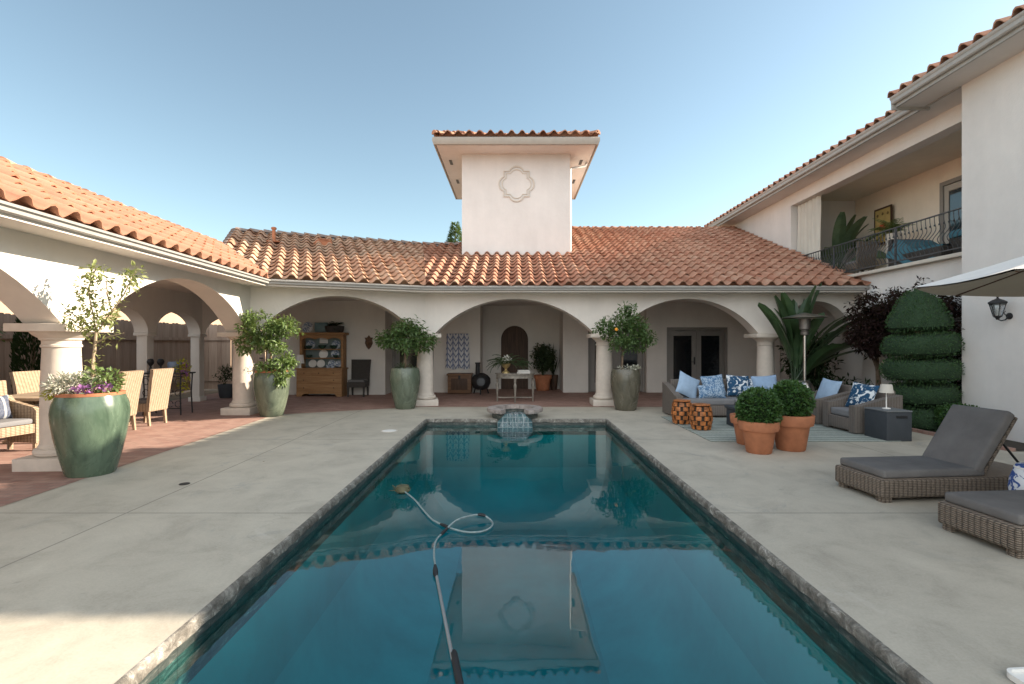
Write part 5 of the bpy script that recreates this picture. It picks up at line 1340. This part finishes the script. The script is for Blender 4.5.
part('body', MB().box((0, 0, .31), (.74, .44, .56), bev=.01), WOOD_C, ch); part('lid', MB().box((0, 0, .622), (.80, .48, .06), bev=.012), WOOD_C, ch)
part('panel', MB().box((0, -.224, .32), (.52, .012, .36), bev=.004), WOOD_D, ch); part('hasp', MB().box((0, -.235, .53), (.07, .012, .12), bev=.003), IRON, ch)
cm = thing('chiminea', 'black pot-bellied outdoor stove with a chimney beside the chest', 'stove', (-1.05, 15.85, 0))
part('belly', MB().lathe([(.12, .14), (.24, .2), (.31, .36), (.30, .50), (.22, .60), (.10, .66)], 28), IRON, cm); part('chimney', MB().lathe([(.075, .62), (.065, .95), (.085, .96), (.085, 1.0)], 20, (-.1, 0, 0)), IRON, cm)
part('mouth', MB().lathe([(.11, 0), (.13, .02), (.09, .03)], 20, M=Matrix.Translation((.02, -.29, .40)) @ Matrix.Rotation(R(80), 4, 'X')), IRON_G, cm)
for k in range(3):
    a = R(30+120*k); part('leg', MB().tube([(.2*math.cos(a), .2*math.sin(a), .22), (.27*math.cos(a), .27*math.sin(a), 0)], .02), IRON, cm)
cs = thing('console_table', 'ornate demilune console table with turned legs in the central arch', 'table', (.03, 13.75, 0))
half = [(.55*math.cos(math.pi*k/24), -.42*math.sin(math.pi*k/24)) for k in range(25)]
part('top', MB().prism(half, (0, 0, .765), (1, 0, 0), (0, 1, 0), (0, 0, .03)), SILVERLEAF, cs)
ap = [(.52*math.cos(math.pi*k/24), -.39*math.sin(math.pi*k/24)) for k in range(25)]+[(.48*math.cos(math.pi*k/24), -.35*math.sin(math.pi*k/24)) for k in range(24, -1, -1)]
part('apron', MB().prism(ap, (0, 0, .66), (1, 0, 0), (0, 1, 0), (0, 0, .104)), SILVERLEAF, cs)
for a in (4, 90, 176):
    part('leg', MB().lathe([(.012, 0), (.022, .02), (.016, .08), (.022, .25), (.04, .40), (.045, .47), (.025, .53), (.03, .56), (.035, .66)], 14, (.49*math.cos(R(a)), -.36*math.sin(R(a)), 0)), SILVERLEAF, cs)
part('stretcher', MB().box((0, -.01, .12), (.94, .03, .03)).box((0, -.19, .12), (.03, .32, .03)), SILVERLEAF, cs)
urn = thing('gold_urn', 'small gold footed urn planted with a trailing fern on the console', 'urn', (-.22, 13.58, .796))
part('bowl', MB().lathe([(.11, 0), (.10, .03), (.035, .08), (.035, .12), (.10, .18), (.13, .26), (.115, .265), (.08, .2)], 24), GOLD, urn)
fo = MB(); rr = random.Random(12)
for k in range(30):
    frond(fo, (-.22+rr.gauss(0, .03), 13.56, 1.04), rr.uniform(0, 6.28) if k > 8 else math.pi+rr.gauss(0, .4), rr.uniform(.35, .62), R(rr.uniform(15, 70)), R(rr.uniform(70, 120)), 12, .11, .026)
for k in range(16): frond(fo, (.1+rr.gauss(0, .05), 13.6, 1.0), rr.gauss(0, .8), rr.uniform(.3, .5), R(rr.uniform(20, 60)), R(90), 10, .1, .025)
single('trailing_fern', 'green fern fanning out of the gold urn on the console', 'plant', fo, L_FERN, smooth=False)
fo = MB(); fo.leaves((-.2, 13.48, 1.17), (.12, .08, .10), 70, .055, .05, rr); single('white_blooms', 'white blooms among the fern on the console', 'flowers', fo, F_WHT, smooth=False)
for k, (z, w_, c, lb) in enumerate(((.796, .36, BOOK, 'pale book at the bottom of the stack on the console'), (.826, .34, CUSH_L, 'grey book in the middle of the stack on the console'), (.854, .31, WHITE, 'white book on top of the stack on the console'))):
    t = thing('book', lb, 'book', (.26, 13.58, z), R(4*k-3), 'books stacked on the console')
    part('pages', MB().box((.004, 0, .014), (w_-.012, .21, .020)), BOOK, t); part('cover', MB().box((0, 0, .002), (w_, .225, .004)).box((0, 0, .026), (w_, .225, .004)).box((0, .110, .014), (w_, .004, .0195)), c, t)
tpc = pot('terracotta_pot', 'big terracotta pot in the recess right of the arched door', [(.20, 0), (.22, .02), (.27, .4), (.31, .41), (.32, .52), (.31, .53)], (.98, 17.05, 0), TERRA, cat='pot')
fo = MB(); rr = random.Random(31)
crown(fo, (.98, 17.0, 1.12), (.36, .3, .42), 60, 26, .13, .05, .15, rr, .05, .2)
for k in range(7): fo.tube([(.98, 17.05, .45), (.98+rr.gauss(0, .18), 17.02+rr.gauss(0, .1), 1.3)], [.012, .006], 5)
single('recess_plant', 'dark bushy plant in the terracotta pot of the recess', 'plant', fo, leafmat('shade_leaf', (.02, .04, .018), (.06, .09, .04)), smooth=False)
pot('slim_pot', 'slim dark pot in the corner of the recess', [(.10, 0), (.14, .3), (.15, .5), (.14, .52)], (1.38, 17.3, 0), WOOD_D, cat='pot')
fo = MB()
for k in range(26): fo.leaf((1.38+rr.gauss(0, .03), 17.3, .5), Vector((rr.gauss(0, .22), rr.gauss(0, .22), 1)), Vector((rr.gauss(0, 1), rr.gauss(0, 1), 0)), rr.uniform(.6, 1.2), .06)
single('upright_plant', 'tall upright dark plant in the slim pot of the recess', 'plant', fo, L_DARK, smooth=False)

# ------------------------------------------------------------------ left loggia
G_ = 'honey wicker dining chairs'
parsons('dining_chair', 'high backed honey wicker dining chair second from the big foreground planter', (-7.25, 9.88, 0), R(-90-4), WICKER_H, CUSH_G, 1.08, G_)
parsons('dining_chair', 'high backed honey wicker dining chair just right of the foreground planter', (-7.22, 9.02, 0), R(-90+2), WICKER_H, CUSH_G, 1.08, G_)
parsons('dining_chair', 'honey wicker dining chair on the far side of the table by the cypress', (-8.42, 8.95, 0), R(90), WICKER_H, CUSH_G, 1.08, G_)
parsons('dining_chair', 'honey wicker dining chair at the far left behind the armchair', (-8.35, 8.0, 0), R(85), WICKER_H, CUSH_G, 1.08, G_)
wa = thing('wicker_armchair', 'honey wicker armchair with boxed arms at the left edge of the photo', 'armchair', (-7.42, 7.25, 0), R(80))
part('seat', MB().box((0, -.02, .34), (.46, .5, .14), bev=.015), WICKER_H, wa)
part('backrest', MB().box((0, .29, .66), (.60, .06, .82), bev=.02, M=Matrix.Rotation(R(-5), 4, 'X')), WICKER_H, wa)
for sx in (-1, 1):
    part('arm', MB().prism([(-.28, .12), (-.28, .60), (-.22, .65), (.20, .74), (.27, .82), (.27, .12)], (sx*.27-.035, 0, 0), (0, 1, 0), (0, 0, 1), (.07, 0, 0)), WICKER_H, wa, smooth=False)
    for sy in (-.23, .24): part('leg', MB().box((sx*.265, sy, .07), (.05, .05, .14)), WICKER_H, wa)
part('seat_cushion', MB().box((0, -.02, .45), (.44, .46, .08), bev=.03), CUSH_L, wa)
pillow('dark blue striped pillow on the honey wicker armchair', (-7.56, 7.27, .66), .42, .36, .14, stripes('navy_stripe', [(0, (.03, .04, .10)), (.7, (.4, .4, .4))], 9, 0, .0), R(80), 15, 0, group=None)
dt = thing('dining_table', 'weathered teak trestle dining table among the wicker chairs', 'table', (-7.82, 8.75, 0), R(3))
part('top', MB().box((0, 0, .735), (.95, 2.1, .045), bev=.006), WOOD_T, dt)
for sy in (-.75, .75):
    part('trestle', MB().tube([(-.36, sy, 0), (.36, sy, .70)], .04, 4).tube([(.36, sy+.01, 0), (-.36, sy+.01, .70)], .04, 4), WOOD_T, dt)
part('stretcher', MB().box((0, 0, .36), (.06, 1.5, .06)), WOOD_T, dt)
bt = thing('green_bottle', 'small dark green bottle standing on the dining table', 'bottle', (-7.5, 8.15, .758)); part('body', MB().lathe([(.035, 0), (.037, .12), (.014, .17), (.013, .23)], 16), DKG, bt); part('cap', MB().lathe([(.015, .228), (.015, .25)], 12), IRON, bt)
ps = thing('plant_stand', 'black iron plant stand with scrollwork behind the dining chairs', 'plant stand', (-7.85, 11.35, 0))
for sx in (-1, 1):
    for sy in (-1, 1): part('leg', MB().tube([(sx*.42, sy*.2, 0), (sx*.40, sy*.19, .5), (sx*.42, sy*.2, .92)], .015, 6), IRON, ps)
part('top', MB().box((0, 0, .93), (.95, .48, .03), bev=.005), IRON, ps)
sc2 = MB()
for z in (.25, .5, .75):
    for k in range(5):
        a = [(-.36+.18*k+.07*math.cos(t*.5), -.2, z+.07*math.sin(t*.5)) for t in range(12)]; sc2.tube(a, .008, 5)
sc2.box((0, -.2, .15), (.8, .02, .02)); sc2.box((0, -.2, .86), (.8, .02, .02)); part('scrollwork', sc2, IRON, ps)
pot('small_pot', 'small blue grey pot on the black plant stand', [(.10, 0), (.15, .1), (.16, .2), (.14, .24)], (-7.68, 11.35, .946), mat('blue_grey_pot', (.18, .24, .36), .4, .2), cat='pot')
fo = MB(); rr = random.Random(41); fo.leaves((-7.5, 11.3, 1.1), (.15, .14, .14), 120, .07, .045, rr); fo.leaves((-7.44, 11.25, .85), (.12, .1, .35), 160, .07, .04, rr)
single('yellow_flowers', 'yellow and cream flowers hanging from the black plant stand', 'flowers', fo, L_YEL, smooth=False)
fo = MB(); fo.leaves((-7.42, 11.2, .98), (.12, .12, .16), 70, .06, .05, rr); single('mauve_flowers', 'mauve flowers at the right end of the black plant stand', 'flowers', fo, F_PUR, smooth=False)
for k, (x, lb) in enumerate(((-8.25, 'black lantern finial at the left end of the plant stand'), (-8.02, 'black lantern finial beside the left one on the plant stand'))):
    single('garden_ornament', lb, 'ornament', MB().lathe([(.05, 0), (.03, .04), (.02, .14), (.06, .19), (.075, .24), (.05, .30), (.01, .31)], 14), IRON, loc=(x, 11.35, .946), group='black ornaments on the plant stand')
for x, y, lb, sd_2 in ((-8.48, 14.75, 'dark potted shrub outside the rear arch, left of the pair', 51), (-7.98, 14.95, 'dark potted shrub outside the rear arch, right of the pair', 52)):
    pot('grey_pot', lb.replace('potted shrub', 'grey pot'), [(.17, 0), (.2, .1), (.23, .38), (.22, .4)], (x, y, 0), CHAR, cat='pot', group='grey pots outside the rear arch')
    fo = MB(); crown(fo, (x, y, .66), (.26, .26, .24), 26, 22, .08, .03, .1, random.Random(sd_2), .1, 0); single('potted_shrub', lb, 'shrub', fo, L_DARK, smooth=False, group='potted shrubs outside the rear arch')

# fences, gate, neighbour, cypress ---------------------------------
def fence(name, label, p0, p1, h=2.25, gate=False):
    p0 = Vector(p0); p1 = Vector(p1); L = (p1-p0).length; d = (p1-p0)/L; rz = math.atan2(d.y, d.x); t = thing(name, label, 'fence', (p0.x, p0.y, 0), rz)
    mb = MB(); n = int(L/.15); rr = random.Random(int(L*10))
    for i in range(n):
        x0, x1 = i*.15+.003, (i+1)*.15-.003; hh = h+rr.uniform(-.02, .02)
        mb.prism([(x0, .03), (x0, hh-.03), (x0+.03, hh), (x1-.03, hh), (x1, hh-.03), (x1, .03)], (0, rr.uniform(-.004, .004), 0), (1, 0, 0), (0, 0, 1), (0, .02, 0))
    part('board_panel', mb, FENCE, t, smooth=False)
    for z in (.35, 1.75): part('rail', MB().box((L/2, -.03, z), (L, .045, .09)), FENCE, t)
    k = 0
    while k <= L: part('post', MB().box((k, .07, (h+.05)/2), (.10, .10, h+.05), bev=.006), FENCE, t); k += 2.4
    return t
fence('wooden_fence', 'weathered cedar board fence along the left boundary behind the loggia', (-10.9, -4), (-10.9, 17.2))
fence('wooden_fence', 'weathered cedar board fence across the back beyond the rear arches', (-10.8, 17.2), (-9.75, 17.2)); fence('wooden_fence', 'short run of cedar fence between the gate and the pool house', (-8.5, 17.2), (-7.0, 17.2))
gt = thing('wooden_gate', 'cedar board gate with a diagonal brace in the back fence', 'gate', (-9.7, 17.15, 0)); mb = MB()
for i in range(8): mb.box((.075+i*.145, 0, 1.05), (.14, .02, 2.0))
part('board_panel', mb, FENCE, gt, smooth=False)
for z in (.3, 1.8): part('rail', MB().box((.58, -.03, z), (1.14, .04, .11)), FENCE, gt)
part('brace', MB().add([(.04, -.05, 1.75), (.16, -.05, 1.75), (1.14, -.05, .36), (1.02, -.05, .36), (.04, -.012, 1.75), (.16, -.012, 1.75), (1.14, -.012, .36), (1.02, -.012, .36)], [(0, 1, 2, 3), (7, 6, 5, 4), (0, 4, 5, 1), (1, 5, 6, 2), (2, 6, 7, 3), (3, 7, 4, 0)]), FENCE, gt, smooth=False)
part('latch', MB().box((1.06, -.06, 1.1), (.12, .02, .04)), IRON, gt)
nh = thing('neighbour_house', 'peach stucco house wall beyond the left fence', 'house', (-19, 22, 0))
make('wall', MB().box((-21, 26, 2), (6, 44, 4)), S_NEIGH, nh, smooth=False)
bm, M_ = tile_mesh((-17.5, 4, 4.0), (0, 1), (-1, 0), .3, 0, 44, 3.5, []); roof('tiled_roof', [bm], M_, TILE_R, nh)
fo = MB(); rr = random.Random(77)
for k in range(3200):
    z = rr.uniform(.1, 2.5); r_ = .30*math.sin(math.pi*min(1, .12+z/2.6*.88))**.6; a = rr.uniform(0, 6.28); p = (-9.72+r_*math.cos(a)*rr.uniform(.7, 1.05), 10.1+r_*math.sin(a)*rr.uniform(.7, 1.05), z)
    fo.leaf(p, Vector((math.cos(a)*.4, math.sin(a)*.4, 1)), Vector((rr.gauss(0, 1), rr.gauss(0, 1), 0)), .11, .03)
plant('cypress', 'narrow dark cypress in front of the left fence beyond the dining table', 'tree', fo, L_DARK, MB().lathe([(.05, 0), (.03, 2.2)], 8, (-9.72, 10.1, 0)), loc=(-9.72, 10.1, 0))
fo = MB(); rr = random.Random(78); crown(fo, (-9.9, 9.0, 1.75), (.35, .5, .45), 36, 20, .09, .04, .12, rr, .1, 0); tk = MB().tube([(-9.9, 9.0, 0), (-9.9, 9.0, 1.6)], [.035, .02])
plant('fence_shrub', 'leafy shrub against the fence at the left edge of the photo', 'shrub', fo, L_CIT, tk, loc=(-9.9, 9.0, 0))
fo = MB(); rr = random.Random(79)
for k in range(4000):
    t_ = rr.random()**.7; z = 11.3-5.5*t_; r_ = .05+1.5*t_*rr.uniform(.5, 1.1); a = rr.uniform(0, 6.28)
    fo.leaf((-4.7+r_*math.cos(a), 40+r_*math.sin(a), z), Vector((math.cos(a), math.sin(a), rr.uniform(-.2, .6))), Vector((0, 0, 1)), .34, .10)
plant('conifer', 'pointed green conifer far behind the roof left of the tower', 'tree', fo, L_CIT, MB().lathe([(.25, 0), (.05, 10.8)], 8, (-4.7, 40, 0)), loc=(-4.7, 40, 0))

# ------------------------------------------------------------------ balcony furnishings
FZ = 3.282
cu = MB(); vs = []
for i in range(41):
    y = 14.55+1.15*i/40
    for j in range(9): vs.append((FX+.20+.05*math.sin(i*.95)+.01*math.sin(j+i), y+.02*math.sin(j*.8), 3.36+2.56*j/8))
cu.add(vs, [(i*9+j, (i+1)*9+j, (i+1)*9+j+1, i*9+j+1) for i in range(40) for j in range(8)])
single('balcony_curtain', 'long cream curtain gathered at the far end of the balcony', 'curtain', cu, CREAM)
r5 = random.Random(15)
pot('balcony_pot', 'grey pot of the big paddle-leaf plant on the balcony', [(.18, 0), (.23, .3), (.22, .36)], (9.66, 15.0, FZ), S_TRIM, cat='pot')
fo = MB()
for az, L, el, cu_ in ((270, 1.1, 66, 40), (250, 1.05, 78, 22), (-40, 1.0, 62, 50), (-20, .95, 74, 30), (230, .9, 50, 60), (300, 1.0, 80, 15), (20, .9, 75, 40), (90, .9, 60, 40), (310, .8, 45, 70)):
    blade(fo, (9.66, 15.0, FZ+.36), R(az), L*1.12, .34, R(el-2), R(cu_), .6, roll=r5.gauss(0, .4))
single('paddle_leaf_plant', 'dark green paddle-leaf plant on the balcony beside the curtain', 'plant', fo, leafmat('balcony_banana_leaf', (.05, .09, .05), (.11, .16, .085), .4, .25, 4), smooth=False)
for (x, y, s_, lb) in ((10.25, 14.7, .8, 'airy green plant between the paddle-leaf plant and the picture'), (9.95, 13.1, 1.15, 'bushy green plant in front of the picture on the balcony')):
    pot('balcony_pot', 'tall dark pot holding the %s' % ('airy plant' if s_ < 1 else 'bushy plant'), [(.14, 0), (.17, .95), (.18, 1.17), (.17, 1.19)], (x, y, FZ), S_TRIM, cat='pot')
    fo = MB()
    for k in range(40): frond(fo, (x, y, FZ+1.15), r5.uniform(0, 6.28), r5.uniform(.35, .65)*s_, R(r5.uniform(30, 85)), R(80), 10, .13, .035)
    single('balcony_plant', lb, 'plant', fo, L_LUSH, smooth=False)
pic = thing('framed_picture', 'framed yellow picture with a red flower on the balcony wall', 'picture', (10.645, 14.42, 5.0))
part('frame', MB().box((0, 0, .50), (.04, .66, .05)).box((0, 0, -.50), (.04, .66, .05)).box((0, .315, 0), (.04, .04, .948)).box((0, -.315, 0), (.04, .04, .948)), WOOD_D, pic)
part('canvas', MB().box((-.003, 0, 0), (.02, .59, .945)), mat('ochre_canvas', (.50, .36, .13), .8, .2, 4), pic)
fl2 = MB()
for k in range(14): a = r5.uniform(0, 6.28); fl2.lathe([(.06, 0), (.01, .004)], 9, M=Matrix.Translation((-.015-.0006*k, .11*math.cos(a)*r5.random(), -.05+.12*math.sin(a)*r5.random())) @ Matrix.Rotation(R(-90), 4, 'Y'))
part('painted_flower', fl2, mat('red_paint', (.50, .09, .04), .8, .3, 20), pic)
fl3 = MB()
for y, z in ((-.2, .32), (0, .34), (.2, .32), (-.16, -.36), (.14, -.34)): fl3.lathe([(.045, 0), (.01, .004)], 7, M=Matrix.Translation((-.015, y, z)) @ Matrix.Rotation(R(-90), 4, 'Y'))
part('painted_leaves', fl3, mat('brown_paint', (.16, .10, .04), .8, .2), pic)
db = thing('balcony_daybed', 'dark wicker balcony seat covered by a teal throw', 'seat', (9.45, 11.35, FZ))
part('base', MB().box((0, 0, .22), (.8, 1.5, .36), bev=.02), WICKER_D, db); part('backrest', MB().box((0, .70, .60), (.8, .12, .45), bev=.03), WICKER_D, db)
th_ = MB(); vs = []
for i in range(17):
    for j in range(17):
        x = -.44+.88*i/16; y = -.72+1.5*j/16; z = .46+.03*noise.noise((x*5, y*5, 0))+(.36*max(0, math.sin((y-.05)*2.2)) if y > .05 else 0)
        if i in (0, 1): z -= .22*(2-i)
        vs.append((x, y, z))
th_.add(vs, [(i*17+j, (i+1)*17+j, (i+1)*17+j+1, i*17+j+1) for i in range(16) for j in range(16)]); part('throw', th_, TEAL, db)
b2_ = thing('balcony_bench', 'teal cushioned bench in front of the balcony door', 'seat', (9.6, 10.1, FZ)); part('base', MB().box((0, 0, .3), (.6, 1.2, .5), bev=.02), WICKER_D, b2_); part('seat_cushion', MB().box((0, 0, .64), (.62, 1.22, .16), bev=.05), TEAL, b2_)
bc = parsons('balcony_chair', 'dark wicker chair at the far end of the balcony railing', (9.2, 13.3, FZ), R(180), WICKER_G, CUSH_L, .95)
scene.view_layers[0].update()
